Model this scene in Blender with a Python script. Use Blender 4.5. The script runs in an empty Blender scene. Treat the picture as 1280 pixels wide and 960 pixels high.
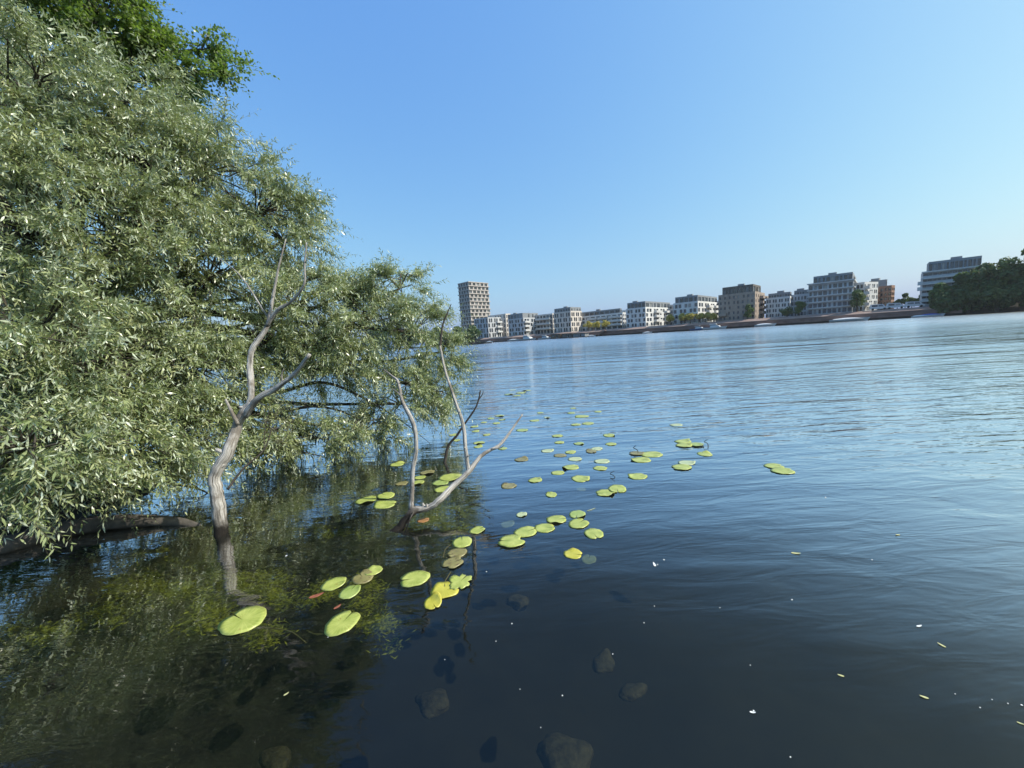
import bpy, bmesh, math, random
import numpy as np
from mathutils import Vector, Matrix

random.seed(7)
rng = np.random.default_rng(11)
scene = bpy.context.scene
COL = scene.collection
R = math.radians

# ------------------------------------------------------------------ camera
H = 1.7
F = 481.0
PITCH = math.atan(56.5 / F)
ROLL = R(3.7)
fw = Vector((0, math.cos(PITCH), -math.sin(PITCH)))
r0 = Vector((1, 0, 0))
u0 = Vector((0, math.sin(PITCH), math.cos(PITCH)))
RT = r0 * math.cos(ROLL) - u0 * math.sin(ROLL)
UP = r0 * math.sin(ROLL) + u0 * math.cos(ROLL)
CAM = Vector((0, 0, H))
cam = bpy.data.cameras.new('camera')
camo = bpy.data.objects.new('camera', cam)
COL.objects.link(camo)
cam.sensor_width = 36
cam.lens = F / 1280 * 36
cam.clip_start = 0.05
cam.clip_end = 20000
m3 = Matrix((RT, UP, -fw)).transposed()
camo.matrix_world = Matrix.Translation(CAM) @ m3.to_4x4()
scene.camera = camo


def ray(px, py):
    return fw + RT * ((px - 640) / F) - UP * ((py - 480) / F)


def at(px, py, z):
    """world point seen at a pixel of the photograph, z metres in front of the camera"""
    return CAM + ray(px, py) * z


def on_z(px, py, zz=0.0):
    d = ray(px, py)
    return CAM + d * ((zz - H) / d.z)


def horizon(px):
    return 423.5 - (px - 640) * math.tan(ROLL)


# ------------------------------------------------------------------ materials
def new_mat(name):
    m = bpy.data.materials.new(name)
    m.use_nodes = True
    nt = m.node_tree
    for n in list(nt.nodes):
        nt.nodes.remove(n)
    out = nt.nodes.new('ShaderNodeOutputMaterial')
    return m, nt, out


def N(nt, t, **kw):
    n = nt.nodes.new(t)
    for k, v in kw.items():
        if k in n.inputs:
            n.inputs[k].default_value = v
        else:
            setattr(n, k, v)
    return n


def L(nt, a, b):
    nt.links.new(a, b)


def ramp(nt, fac, stops):
    n = nt.nodes.new('ShaderNodeValToRGB')
    el = n.color_ramp.elements
    while len(el) < len(stops):
        el.new(0.5)
    for e, (p, c) in zip(el, stops):
        e.position = p
        e.color = (*c, 1) if len(c) == 3 else c
    L(nt, fac, n.inputs[0])
    return n


def surf(name, c1, c2, scale=4.0, rough=0.8, bump=0.0, stretch=(1, 1, 1), coord='Object', spec=0.3, detail=6, metal=0.0):
    m, nt, out = new_mat(name)
    p = N(nt, 'ShaderNodeBsdfPrincipled', Roughness=rough, Metallic=metal)
    p.inputs['Specular IOR Level'].default_value = spec
    tc = N(nt, 'ShaderNodeTexCoord')
    mp = N(nt, 'ShaderNodeMapping')
    mp.inputs['Scale'].default_value = stretch
    L(nt, tc.outputs[coord], mp.inputs[0])
    nz = N(nt, 'ShaderNodeTexNoise', Scale=scale, Detail=detail, Roughness=0.6)
    L(nt, mp.outputs[0], nz.inputs['Vector'])
    cr = ramp(nt, nz.outputs[0], [(0.3, c1), (0.7, c2)])
    L(nt, cr.outputs[0], p.inputs['Base Color'])
    if bump:
        b = N(nt, 'ShaderNodeBump', Strength=bump, Distance=0.02)
        L(nt, nz.outputs[0], b.inputs['Height'])
        L(nt, b.outputs[0], p.inputs['Normal'])
    L(nt, p.outputs[0], out.inputs[0])
    return m


def leaf_mat(name, top_a, top_b, top_c, under, rough=0.4, trans=0.3, tcol=(0.14, 0.2, 0.03)):
    m, nt, out = new_mat(name)
    at_ = N(nt, 'ShaderNodeAttribute', attribute_name='tint')
    cr = ramp(nt, at_.outputs['Fac'], [(0.0, top_a), (0.55, top_b), (1.0, top_c)])
    geo = N(nt, 'ShaderNodeNewGeometry')
    mx = N(nt, 'ShaderNodeMix', data_type='RGBA')
    L(nt, geo.outputs['Backfacing'], mx.inputs[0])
    L(nt, cr.outputs[0], mx.inputs[6])
    mx.inputs[7].default_value = (*under, 1)
    p = N(nt, 'ShaderNodeBsdfPrincipled', Roughness=rough)
    p.inputs['Specular IOR Level'].default_value = 0.5
    L(nt, mx.outputs[2], p.inputs['Base Color'])
    t = N(nt, 'ShaderNodeBsdfTranslucent')
    t.inputs[0].default_value = (*tcol, 1)
    ms = N(nt, 'ShaderNodeMixShader')
    ms.inputs[0].default_value = trans
    L(nt, p.outputs[0], ms.inputs[1])
    L(nt, t.outputs[0], ms.inputs[2])
    L(nt, ms.outputs[0], out.inputs[0])
    return m


M = {}
M['willow'] = leaf_mat('willow_leaf', (0.16, 0.21, 0.075), (0.285, 0.325, 0.15), (0.49, 0.50, 0.25), (0.54, 0.60, 0.44), 0.3, 0.16, (0.46, 0.55, 0.14))
M['alder'] = leaf_mat('broad_leaf', (0.08, 0.14, 0.03), (0.135, 0.21, 0.05), (0.22, 0.30, 0.075), (0.22, 0.28, 0.12), 0.36, 0.38, (0.28, 0.44, 0.05))
M['far_dark'] = leaf_mat('far_dark_leaf', (0.032, 0.068, 0.016), (0.08, 0.125, 0.03), (0.18, 0.22, 0.06), (0.09, 0.12, 0.04), 0.55, 0.3, (0.12, 0.2, 0.03))
M['far_green'] = leaf_mat('far_green_leaf', (0.05, 0.09, 0.02), (0.09, 0.15, 0.03), (0.14, 0.2, 0.05), (0.08, 0.12, 0.04), 0.55, 0.25, (0.12, 0.2, 0.03))
M['far_yellow'] = leaf_mat('far_yellow_leaf', (0.36, 0.34, 0.06), (0.5, 0.43, 0.09), (0.6, 0.46, 0.12), (0.45, 0.4, 0.1), 0.55, 0.4, (0.55, 0.48, 0.08))
M['twig'] = surf('willow_twig', (0.10, 0.085, 0.04), (0.16, 0.14, 0.06), 6, 0.7)
M['bark'] = surf('willow_bark', (0.045, 0.038, 0.03), (0.12, 0.105, 0.085), 9, 0.9, 0.8, (1, 1, 0.25))
M['far_bark'] = surf('far_bark', (0.05, 0.04, 0.03), (0.10, 0.085, 0.065), 2, 0.9)


def deadwood():
    m, nt, out = new_mat('weathered_wood')
    p = N(nt, 'ShaderNodeBsdfPrincipled', Roughness=0.75)
    p.inputs['Specular IOR Level'].default_value = 0.25
    uv = N(nt, 'ShaderNodeUVMap')
    mp = N(nt, 'ShaderNodeMapping')
    mp.inputs['Scale'].default_value = (14, 2.2, 1)
    L(nt, uv.outputs[0], mp.inputs[0])
    nz = N(nt, 'ShaderNodeTexNoise', Scale=2.0, Detail=8, Roughness=0.65, Distortion=0.6)
    L(nt, mp.outputs[0], nz.inputs['Vector'])
    cr = ramp(nt, nz.outputs[0], [(0.36, (0.05, 0.042, 0.033)), (0.47, (0.36, 0.33, 0.29)), (0.62, (0.64, 0.61, 0.56)), (0.8, (0.40, 0.36, 0.31))])
    # patches of remaining bark
    tc = N(nt, 'ShaderNodeTexCoord')
    n2 = N(nt, 'ShaderNodeTexNoise', Scale=4.5, Detail=5, Roughness=0.6)
    L(nt, tc.outputs['Object'], n2.inputs['Vector'])
    r2 = ramp(nt, n2.outputs[0], [(0.5, (0, 0, 0)), (0.6, (1, 1, 1))])
    mx = N(nt, 'ShaderNodeMix', data_type='RGBA')
    L(nt, r2.outputs[0], mx.inputs[0])
    L(nt, cr.outputs[0], mx.inputs[6])
    mx.inputs[7].default_value = (0.24, 0.21, 0.175, 1)
    # wet dark stain along the waterline
    sp = N(nt, 'ShaderNodeSeparateXYZ')
    L(nt, tc.outputs['Object'], sp.inputs[0])
    ad = N(nt, 'ShaderNodeMath', operation='MULTIPLY_ADD')
    L(nt, n2.outputs[0], ad.inputs[0])
    ad.inputs[1].default_value = -0.34
    L(nt, sp.outputs['Z'], ad.inputs[2])
    wr = N(nt, 'ShaderNodeMapRange')
    wr.inputs[1].default_value = -0.14
    wr.inputs[2].default_value = 0.02
    L(nt, ad.outputs[0], wr.inputs[0])
    m2 = N(nt, 'ShaderNodeMix', data_type='RGBA')
    L(nt, wr.outputs[0], m2.inputs[0])
    m2.inputs[6].default_value = (0.014, 0.011, 0.008, 1)
    L(nt, mx.outputs[2], m2.inputs[7])
    L(nt, m2.outputs[2], p.inputs['Base Color'])
    b = N(nt, 'ShaderNodeBump', Strength=0.9, Distance=0.012)
    L(nt, nz.outputs[0], b.inputs['Height'])
    L(nt, b.outputs[0], p.inputs['Normal'])
    L(nt, p.outputs[0], out.inputs[0])
    return m


M['dead'] = deadwood()
M['dead_dark'] = surf('dark_dead_wood', (0.03, 0.025, 0.02), (0.09, 0.075, 0.06), 14, 0.85, 0.6, (1, 1, 0.4))


def pad_mat(name, a, b, spot, spot_lo=0.62, vein=(0.56, 0.58, 0.18)):
    m, nt, out = new_mat(name)
    p = N(nt, 'ShaderNodeBsdfPrincipled', Roughness=0.33)
    p.inputs['Specular IOR Level'].default_value = 0.4
    tc = N(nt, 'ShaderNodeTexCoord')
    oi = N(nt, 'ShaderNodeObjectInfo')
    ad = N(nt, 'ShaderNodeVectorMath', operation='ADD')
    sc_ = N(nt, 'ShaderNodeVectorMath', operation='SCALE')
    sc_.inputs['Scale'].default_value = 40
    cx = N(nt, 'ShaderNodeCombineXYZ')
    L(nt, oi.outputs['Random'], cx.inputs[0])
    L(nt, oi.outputs['Random'], cx.inputs[1])
    L(nt, cx.outputs[0], sc_.inputs[0])
    L(nt, tc.outputs['Object'], ad.inputs[0])
    L(nt, sc_.outputs[0], ad.inputs[1])
    n1 = N(nt, 'ShaderNodeTexNoise', Scale=14, Detail=5)
    L(nt, ad.outputs[0], n1.inputs['Vector'])
    c1 = ramp(nt, n1.outputs[0], [(0.3, a), (0.7, b)])
    n2 = N(nt, 'ShaderNodeTexNoise', Scale=30, Detail=4, Roughness=0.7)
    L(nt, ad.outputs[0], n2.inputs['Vector'])
    r2 = ramp(nt, n2.outputs[0], [(spot_lo, (0, 0, 0)), (spot_lo + 0.08, (1, 1, 1))])
    mx = N(nt, 'ShaderNodeMix', data_type='RGBA')
    L(nt, r2.outputs[0], mx.inputs[0])
    L(nt, c1.outputs[0], mx.inputs[6])
    mx.inputs[7].default_value = (*spot, 1)
    # veins radiating from the notch (the uv holds angle and radius of the leaf)
    uv = N(nt, 'ShaderNodeUVMap')
    sp = N(nt, 'ShaderNodeSeparateXYZ')
    L(nt, uv.outputs[0], sp.inputs[0])
    mm = N(nt, 'ShaderNodeMath', operation='MULTIPLY')
    L(nt, sp.outputs[0], mm.inputs[0])
    mm.inputs[1].default_value = 22
    fr = N(nt, 'ShaderNodeMath', operation='PINGPONG')
    L(nt, mm.outputs[0], fr.inputs[0])
    fr.inputs[1].default_value = 0.5
    vr = N(nt, 'ShaderNodeMapRange')
    vr.inputs[1].default_value = 0.0
    vr.inputs[2].default_value = 0.1
    vr.inputs[3].default_value = 0.55
    vr.inputs[4].default_value = 0.0
    L(nt, fr.outputs[0], vr.inputs[0])
    rim = N(nt, 'ShaderNodeMapRange')
    rim.inputs[1].default_value = 0.93
    rim.inputs[2].default_value = 1.0
    rim.inputs[3].default_value = 0.0
    rim.inputs[4].default_value = 0.6
    L(nt, sp.outputs[1], rim.inputs[0])
    mxx = N(nt, 'ShaderNodeMath', operation='MAXIMUM')
    L(nt, vr.outputs[0], mxx.inputs[0])
    L(nt, rim.outputs[0], mxx.inputs[1])
    m2 = N(nt, 'ShaderNodeMix', data_type='RGBA')
    L(nt, mxx.outputs[0], m2.inputs[0])
    L(nt, mx.outputs[2], m2.inputs[6])
    m2.inputs[7].default_value = (*vein, 1)
    L(nt, m2.outputs[2], p.inputs['Base Color'])
    bm_ = N(nt, 'ShaderNodeBump', Strength=0.5, Distance=0.004)
    L(nt, n1.outputs[0], bm_.inputs['Height'])
    L(nt, bm_.outputs[0], p.inputs['Normal'])
    L(nt, p.outputs[0], out.inputs[0])
    return m


M['pad'] = pad_mat('lily_pad_green', (0.25, 0.30, 0.055), (0.43, 0.46, 0.12), (0.27, 0.21, 0.05), 0.62)
M['pad_deep'] = pad_mat('lily_pad_fresh', (0.21, 0.29, 0.06), (0.36, 0.42, 0.13), (0.2, 0.18, 0.05), 0.66)
M['pad_yellow'] = pad_mat('lily_pad_yellow', (0.36, 0.34, 0.03), (0.50, 0.45, 0.07), (0.30, 0.22, 0.05), 0.66, (0.68, 0.6, 0.15))
M['pad_brown'] = pad_mat('lily_pad_brown', (0.17, 0.15, 0.055), (0.27, 0.24, 0.09), (0.12, 0.08, 0.04), 0.55, (0.33, 0.30, 0.14))
M['pad_orange'] = pad_mat('lily_pad_orange', (0.28, 0.13, 0.05), (0.38, 0.19, 0.07), (0.14, 0.07, 0.03), 0.6, (0.4, 0.24, 0.1))
M['pad_pale'] = pad_mat('lily_pad_pale', (0.34, 0.40, 0.20), (0.46, 0.50, 0.28), (0.30, 0.25, 0.12), 0.6, (0.5, 0.54, 0.34))
M['pad_sunk'] = surf('sunken_pad', (0.10, 0.12, 0.07), (0.18, 0.2, 0.12), 20, 0.7)
M['stem'] = surf('lily_stem', (0.07, 0.07, 0.03), (0.14, 0.12, 0.05), 20, 0.6)
M['bud'] = surf('dark_bud', (0.02, 0.02, 0.015), (0.05, 0.05, 0.03), 20, 0.6)
M['fluff'] = surf('white_fluff', (0.7, 0.7, 0.66), (0.85, 0.85, 0.8), 30, 0.9)
M['drift'] = surf('drifting_leaf', (0.4, 0.4, 0.16), (0.6, 0.56, 0.3), 30, 0.6)
M['red_leaf'] = surf('red_leaf', (0.22, 0.07, 0.04), (0.34, 0.12, 0.07), 30, 0.6)


def water_mat():
    m, nt, out = new_mat('lake_water')
    geo = N(nt, 'ShaderNodeNewGeometry')

    def noise(scale, stretch, rot, detail, rough=0.5, dist=0.0):
        mp = N(nt, 'ShaderNodeMapping')
        mp.inputs['Rotation'].default_value = (0, 0, R(rot))
        mp.inputs['Scale'].default_value = stretch
        L(nt, geo.outputs['Position'], mp.inputs[0])
        n = N(nt, 'ShaderNodeTexNoise', Scale=scale, Detail=detail, Roughness=rough, Distortion=dist)
        L(nt, mp.outputs[0], n.inputs['Vector'])
        return n.outputs[0]

    def math_(op, a, b):
        n = N(nt, 'ShaderNodeMath', operation=op)
        for i, v in enumerate((a, b)):
            if isinstance(v, (int, float)):
                n.inputs[i].default_value = v
            else:
                L(nt, v, n.inputs[i])
        return n.outputs[0]
    swell = noise(1.0, (0.35, 1.5, 1), 6, 2, 0.4, 0.3)         # ~0.6 m between crests
    ripple = noise(1.0, (1.6, 5.5, 1), -8, 3, 0.55, 0.4)       # ~0.2 m
    fine = noise(1.0, (9, 24, 1), 14, 2, 0.5)
    # the wind only reaches the open lake: distance from the sheltered corner under the willow
    ln = N(nt, 'ShaderNodeVectorMath', operation='DISTANCE')
    L(nt, geo.outputs['Position'], ln.inputs[0])
    ln.inputs[1].default_value = (-1.0, 1.0, 0)
    wind = N(nt, 'ShaderNodeMapRange', interpolation_type='SMOOTHSTEP')
    wind.inputs[1].default_value = 1.5
    wind.inputs[2].default_value = 9.0
    wind.inputs[3].default_value = 0.05
    wind.inputs[4].default_value = 1.0
    L(nt, ln.outputs['Value'], wind.inputs[0])
    patch = noise(1.0, (0.05, 0.14, 1), 10, 2, 0.5)
    pr = N(nt, 'ShaderNodeMapRange')
    pr.inputs[1].default_value = 0.35
    pr.inputs[2].default_value = 0.65
    pr.inputs[3].default_value = 0.55
    pr.inputs[4].default_value = 1.2
    L(nt, patch, pr.inputs[0])
    w = math_('MULTIPLY', wind.outputs[0], pr.outputs[0])
    far = N(nt, 'ShaderNodeMapRange', interpolation_type='SMOOTHSTEP')
    far.inputs[1].default_value = 15
    far.inputs[2].default_value = 110
    far.inputs[3].default_value = 1.0
    far.inputs[4].default_value = 4.5
    L(nt, ln.outputs['Value'], far.inputs[0])
    w = math_('MULTIPLY', w, far.outputs[0])
    h = math_('MULTIPLY', swell, math_('MULTIPLY_ADD', w, 0.55) if False else math_('ADD', math_('MULTIPLY', w, 0.75), 0.32))
    h = math_('ADD', h, math_('MULTIPLY', ripple, math_('ADD', math_('MULTIPLY', w, 0.55), 0.06)))
    crest = noise(1.0, (0.16, 0.62, 1), 4, 3, 0.55, 0.5)      # ~1.6 m, out on the open lake
    open_ = N(nt, 'ShaderNodeMapRange', interpolation_type='SMOOTHSTEP')
    open_.inputs[1].default_value = 8
    open_.inputs[2].default_value = 40
    open_.inputs[3].default_value = 0.0
    open_.inputs[4].default_value = 4.5
    L(nt, ln.outputs['Value'], open_.inputs[0])
    h = math_('ADD', h, math_('MULTIPLY', crest, open_.outputs[0]))
    long_ = noise(1.0, (0.035, 0.15, 1), 9, 3, 0.6, 0.4)      # ~7 m undulations that break the mirror images of the far shore
    h = math_('ADD', h, math_('MULTIPLY', long_, math_('MULTIPLY', open_.outputs[0], 4.0)))
    h = math_('ADD', h, math_('MULTIPLY', fine, math_('ADD', math_('MULTIPLY', w, 0.03), 0.004)))
    bp = N(nt, 'ShaderNodeBump', Strength=1.0, Distance=0.06)
    L(nt, h, bp.inputs['Height'])
    lw_ = N(nt, 'ShaderNodeLayerWeight', Blend=0.5)
    L(nt, bp.outputs[0], lw_.inputs['Normal'])
    fr = ramp(nt, lw_.outputs['Facing'], [(0.0, (0.027,) * 3), (0.2, (0.031,) * 3), (0.33, (0.036,) * 3), (0.43, (0.05,) * 3), (0.53, (0.19,) * 3), (0.63, (0.48,) * 3), (0.78, (0.82,) * 3), (0.95, (0.96,) * 3)])
    fr.color_ramp.interpolation = 'B_SPLINE'
    gl = N(nt, 'ShaderNodeBsdfGlossy', Roughness=0.02)
    # far off, the countless small waves blur what the lake mirrors
    rr_ = N(nt, 'ShaderNodeMapRange')
    rr_.inputs[1].default_value = 15
    rr_.inputs[2].default_value = 95
    rr_.inputs[3].default_value = 0.02
    rr_.inputs[4].default_value = 0.26
    L(nt, ln.outputs['Value'], rr_.inputs[0])
    L(nt, rr_.outputs[0], gl.inputs['Roughness'])
    gl.inputs['Color'].default_value = (1, 1, 1, 1)
    L(nt, bp.outputs[0], gl.inputs['Normal'])
    tr = N(nt, 'ShaderNodeBsdfTransparent')
    tr.inputs[0].default_value = (0.80, 0.84, 0.70, 1)
    df = N(nt, 'ShaderNodeBsdfDiffuse')
    df.inputs[0].default_value = (0.006, 0.013, 0.016, 1)
    body = N(nt, 'ShaderNodeMixShader')
    body.inputs[0].default_value = 0.15
    L(nt, tr.outputs[0], body.inputs[1])
    L(nt, df.outputs[0], body.inputs[2])
    mx = N(nt, 'ShaderNodeMixShader')
    L(nt, fr.outputs[0], mx.inputs[0])
    L(nt, body.outputs[0], mx.inputs[1])
    L(nt, gl.outputs[0], mx.inputs[2])
    L(nt, mx.outputs[0], out.inputs[0])
    return m


M['water'] = water_mat()
M['bed'] = surf('lake_mud', (0.002, 0.002, 0.0014), (0.0055, 0.0052, 0.0034), 3, 0.9)
M['weed'] = surf('water_weed', (0.05, 0.06, 0.006), (0.24, 0.24, 0.02), 4, 0.7)
M['stone'] = surf('sunken_stone', (0.008, 0.007, 0.005), (0.042, 0.035, 0.021), 26, 0.8, 0.6)
M['bank'] = surf('bank_soil', (0.012, 0.010, 0.006), (0.035, 0.03, 0.018), 3, 0.95, 0.5)
M['land'] = surf('far_land', (0.10, 0.10, 0.06), (0.18, 0.16, 0.12), 0.05, 0.95)
M['terrace'] = surf('terrace_paving', (0.22, 0.15, 0.12), (0.34, 0.25, 0.21), 0.3, 0.9)

M['wall_white'] = surf('white_render', (0.60, 0.59, 0.56), (0.72, 0.71, 0.68), 0.4, 0.85)
M['wall_grey'] = surf('pale_grey_render', (0.42, 0.43, 0.44), (0.54, 0.54, 0.54), 0.4, 0.85)
M['wall_cream'] = surf('cream_render', (0.56, 0.50, 0.44), (0.68, 0.61, 0.54), 0.4, 0.85)
M['wall_tower'] = surf('warm_grey_cladding', (0.40, 0.36, 0.33), (0.52, 0.47, 0.43), 0.4, 0.85)
M['wall_brick'] = surf('brown_brick', (0.29, 0.23, 0.185), (0.39, 0.315, 0.25), 0.6, 0.9)
M['wall_red'] = surf('red_brown_brick', (0.22, 0.13, 0.09), (0.31, 0.19, 0.14), 0.6, 0.9)
M['attic'] = surf('grey_metal_cladding', (0.20, 0.21, 0.22), (0.28, 0.29, 0.30), 0.6, 0.6)
M['attic_brown'] = surf('dark_brown_cladding', (0.11, 0.095, 0.08), (0.16, 0.14, 0.12), 0.6, 0.7)
M['roof'] = surf('flat_roof_gravel', (0.26, 0.25, 0.24), (0.36, 0.35, 0.33), 2, 0.95)
M['frame'] = surf('window_frame', (0.10, 0.10, 0.10), (0.14, 0.14, 0.14), 3, 0.6)
M['band'] = surf('pale_concrete', (0.55, 0.54, 0.52), (0.66, 0.65, 0.62), 0.5, 0.85)
M['rail'] = surf('dark_rail', (0.07, 0.07, 0.07), (0.11, 0.11, 0.11), 3, 0.6)
M['quay'] = surf('quay_brick', (0.17, 0.095, 0.075), (0.30, 0.19, 0.155), 0.35, 0.9, 0, (1, 1, 2.5))
M['quay_dark'] = surf('quay_shade_and_pontoon', (0.012, 0.011, 0.010), (0.035, 0.03, 0.026), 1.5, 0.7)  # overhang shade put into the quay base colour; also the pontoons' own dark
M['boat_white'] = surf('white_gelcoat', (0.55, 0.56, 0.56), (0.66, 0.66, 0.65), 2, 0.35)
M['boat_blue'] = surf('blue_hull_paint', (0.05, 0.09, 0.20), (0.08, 0.14, 0.28), 2, 0.4)
M['cover_blue'] = surf('blue_canvas', (0.03, 0.07, 0.3), (0.05, 0.12, 0.42), 3, 0.8)
M['wood'] = surf('brown_timber', (0.14, 0.09, 0.05), (0.26, 0.17, 0.10), 3, 0.8, 0, (1, 1, 4))
M['tyre'] = surf('black_rubber', (0.02, 0.02, 0.02), (0.035, 0.035, 0.035), 3, 0.8)


def glass_mat():
    m, nt, out = new_mat('window_glass')
    p = N(nt, 'ShaderNodeBsdfPrincipled', Roughness=0.06)
    p.inputs['Specular IOR Level'].default_value = 0.9
    oi = N(nt, 'ShaderNodeObjectInfo')
    cr = ramp(nt, oi.outputs['Random'], [(0.0, (0.012, 0.016, 0.02)), (0.6, (0.03, 0.04, 0.05)), (0.86, (0.06, 0.08, 0.10)), (1.0, (0.30, 0.30, 0.28))])
    L(nt, cr.outputs[0], p.inputs['Base Color'])
    L(nt, p.outputs[0], out.inputs[0])
    return m


M['glass'] = glass_mat()


# ------------------------------------------------------------------ object helpers
def tag(o, label=None, cat=None, group=None, kind=None):
    if label:
        o['label'] = label
    if cat:
        o['category'] = cat
    if group:
        o['group'] = group
    if kind:
        o['kind'] = kind
    return o


def empty(name, loc, label, cat, group=None):
    o = bpy.data.objects.new(name, None)
    COL.objects.link(o)
    o.location = loc
    o.empty_display_size = 0.2
    return tag(o, label, cat, group)


class MB:
    def __init__(s):
        s.v, s.f, s.mi, s.uv = [], [], [], {}

    def face(s, pts, mi=0):
        n = len(s.v)
        s.v += [tuple(p) for p in pts]
        s.f.append(tuple(range(n, n + len(pts))))
        s.mi.append(mi)

    def box(s, c, ax, ay, az, mi=0):
        """c centre, ax/ay/az half-extent vectors"""
        c, ax, ay, az = Vector(c), Vector(ax), Vector(ay), Vector(az)
        n = len(s.v)
        for k in (-1, 1):
            for j in (-1, 1):
                for i in (-1, 1):
                    s.v.append(tuple(c + ax * i + ay * j + az * k))
        for q in ((0, 2, 3, 1), (4, 5, 7, 6), (0, 1, 5, 4), (2, 6, 7, 3), (0, 4, 6, 2), (1, 3, 7, 5)):
            s.f.append(tuple(n + i for i in q))
            s.mi.append(mi)

    def tube(s, pts, rad, sides=8, mi=0, seed=0, rough=0.0, cap=True):
        pts = [Vector(p) for p in pts]
        rg = random.Random(seed)
        n0 = len(s.v)
        prev = None
        acc = 0.0
        for i, p in enumerate(pts):
            t = (pts[min(i + 1, len(pts) - 1)] - pts[max(i - 1, 0)]).normalized()
            if prev is None:
                a = t.cross(Vector((0.3, 0.9, 0.2))).normalized()
            else:
                a = (prev - t * prev.dot(t)).normalized()
            prev = a
            b = t.cross(a)
            if i:
                acc += (p - pts[i - 1]).length
            for k in range(sides):
                th = 2 * math.pi * k / sides
                r = rad[i] * (1 + rough * (rg.random() - 0.5) + rough * 0.8 * math.sin(3 * th + seed + i * 0.04))
                s.uv[len(s.v)] = (k / sides, acc)
                s.v.append(tuple(p + (a * math.cos(th) + b * math.sin(th)) * r))
        for i in range(len(pts) - 1):
            for k in range(sides):
                k2 = (k + 1) % sides
                s.f.append((n0 + i * sides + k, n0 + i * sides + k2, n0 + (i + 1) * sides + k2, n0 + (i + 1) * sides + k))
                s.mi.append(mi)
        if cap:
            s.f.append(tuple(n0 + k for k in reversed(range(sides))))
            s.mi.append(mi)
            e = n0 + (len(pts) - 1) * sides
            s.f.append(tuple(e + k for k in range(sides)))
            s.mi.append(mi)

    def build(s, name, mats, parent=None, smooth=False, origin=None):
        me = bpy.data.meshes.new(name)
        vs = s.v
        if origin is not None:
            ox, oy, oz = origin
            vs = [(x - ox, y - oy, z - oz) for x, y, z in vs]
        me.from_pydata(vs, [], s.f)
        for m in (mats if isinstance(mats, (list, tuple)) else [mats]):
            me.materials.append(m)
        me.polygons.foreach_set('material_index', s.mi)
        if smooth:
            me.polygons.foreach_set('use_smooth', [True] * len(s.f))
        if s.uv:
            l = me.uv_layers.new(name='UVMap')
            for lp in me.loops:
                l.data[lp.index].uv = s.uv.get(lp.vertex_index, (0, 0))
        me.update()
        o = bpy.data.objects.new(name, me)
        COL.objects.link(o)
        if origin is not None:
            o.location = origin
        if parent is not None:
            o.parent = parent
            # every mesh is written in world coordinates: cancel the parent's offset
            p = parent
            off = Vector((0, 0, 0))
            while p is not None:
                off += p.location
                p = p.parent
            o.location = Vector(o.location) - off
        return o


def catmull(pts, n=6):
    """smooth a list of (x,y,z,r...) tuples"""
    P = [np.array(p, float) for p in pts]
    P = [2 * P[0] - P[1]] + P + [2 * P[-1] - P[-2]]
    out = []
    for i in range(1, len(P) - 2):
        for k in range(n):
            t = k / n
            a, b, c, d = P[i - 1], P[i], P[i + 1], P[i + 2]
            out.append(0.5 * (2 * b + (c - a) * t + (2 * a - 5 * b + 4 * c - d) * t * t + (3 * b - a - 3 * c + d) * t ** 3))
    out.append(P[-2])
    return out


# ------------------------------------------------------------------ sky and sun
SUN_EL, SUN_AZ_VEC = R(43), Vector((0.985, -0.174, 0)).normalized()
sun_dir = Vector((SUN_AZ_VEC.x * math.cos(SUN_EL), SUN_AZ_VEC.y * math.cos(SUN_EL), math.sin(SUN_EL)))
wd = bpy.data.worlds.new('World')
scene.world = wd
wd.use_nodes = True
nt = wd.node_tree
bg = nt.nodes['Background']
sky = nt.nodes.new('ShaderNodeTexSky')
sky.sky_type = 'NISHITA'
sky.sun_disc = False
sky.sun_elevation = SUN_EL
sky.sun_rotation = math.atan2(sun_dir.x, sun_dir.y)
sky.altitude = 30
sky.air_density = 1.5
sky.dust_density = 2.2
sky.ozone_density = 4.0
EXPO = 0.35
HAZE = 0.00014
# tone of a hazy summer sky: the horizon is compressed towards pale blue white
sep = nt.nodes.new('ShaderNodeSeparateColor')
cmb = nt.nodes.new('ShaderNodeCombineColor')
nt.links.new(sky.outputs[0], sep.inputs[0])
for ch, (g_, m_) in enumerate(((0.92, 0.81), (0.72, 0.96), (0.255, 1.0))):
    n1 = nt.nodes.new('ShaderNodeMath')
    n1.operation = 'MULTIPLY'
    n1.inputs[1].default_value = 0.15
    nt.links.new(sep.outputs[ch], n1.inputs[0])
    n2 = nt.nodes.new('ShaderNodeMath')
    n2.operation = 'POWER'
    n2.inputs[1].default_value = g_
    nt.links.new(n1.outputs[0], n2.inputs[0])
    n3 = nt.nodes.new('ShaderNodeMath')
    n3.operation = 'MULTIPLY'
    n3.inputs[1].default_value = m_ / (0.15 * 2 ** EXPO)
    nt.links.new(n2.outputs[0], n3.inputs[0])
    nt.links.new(n3.outputs[0], cmb.inputs[ch])
nt.links.new(cmb.outputs[0], bg.inputs[0])
bg.inputs[1].default_value = 0.15
sl = bpy.data.lights.new('sun', 'SUN')
sl.energy = 4.2
sl.angle = R(0.55)
sl.color = (1.0, 0.955, 0.88)
so = bpy.data.objects.new('sun', sl)
COL.objects.link(so)
so.rotation_euler = (-sun_dir).to_track_quat('-Z', 'Y').to_euler()
scene.view_settings.view_transform = 'Standard'
scene.view_settings.look = 'None'
scene.view_settings.exposure = EXPO
scene.view_settings.gamma = 1.0

# ------------------------------------------------------------------ plan of the far shore
def plan(px):
    d = ray(px, horizon(px))
    return Vector((d.x, d.y, 0))


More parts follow.
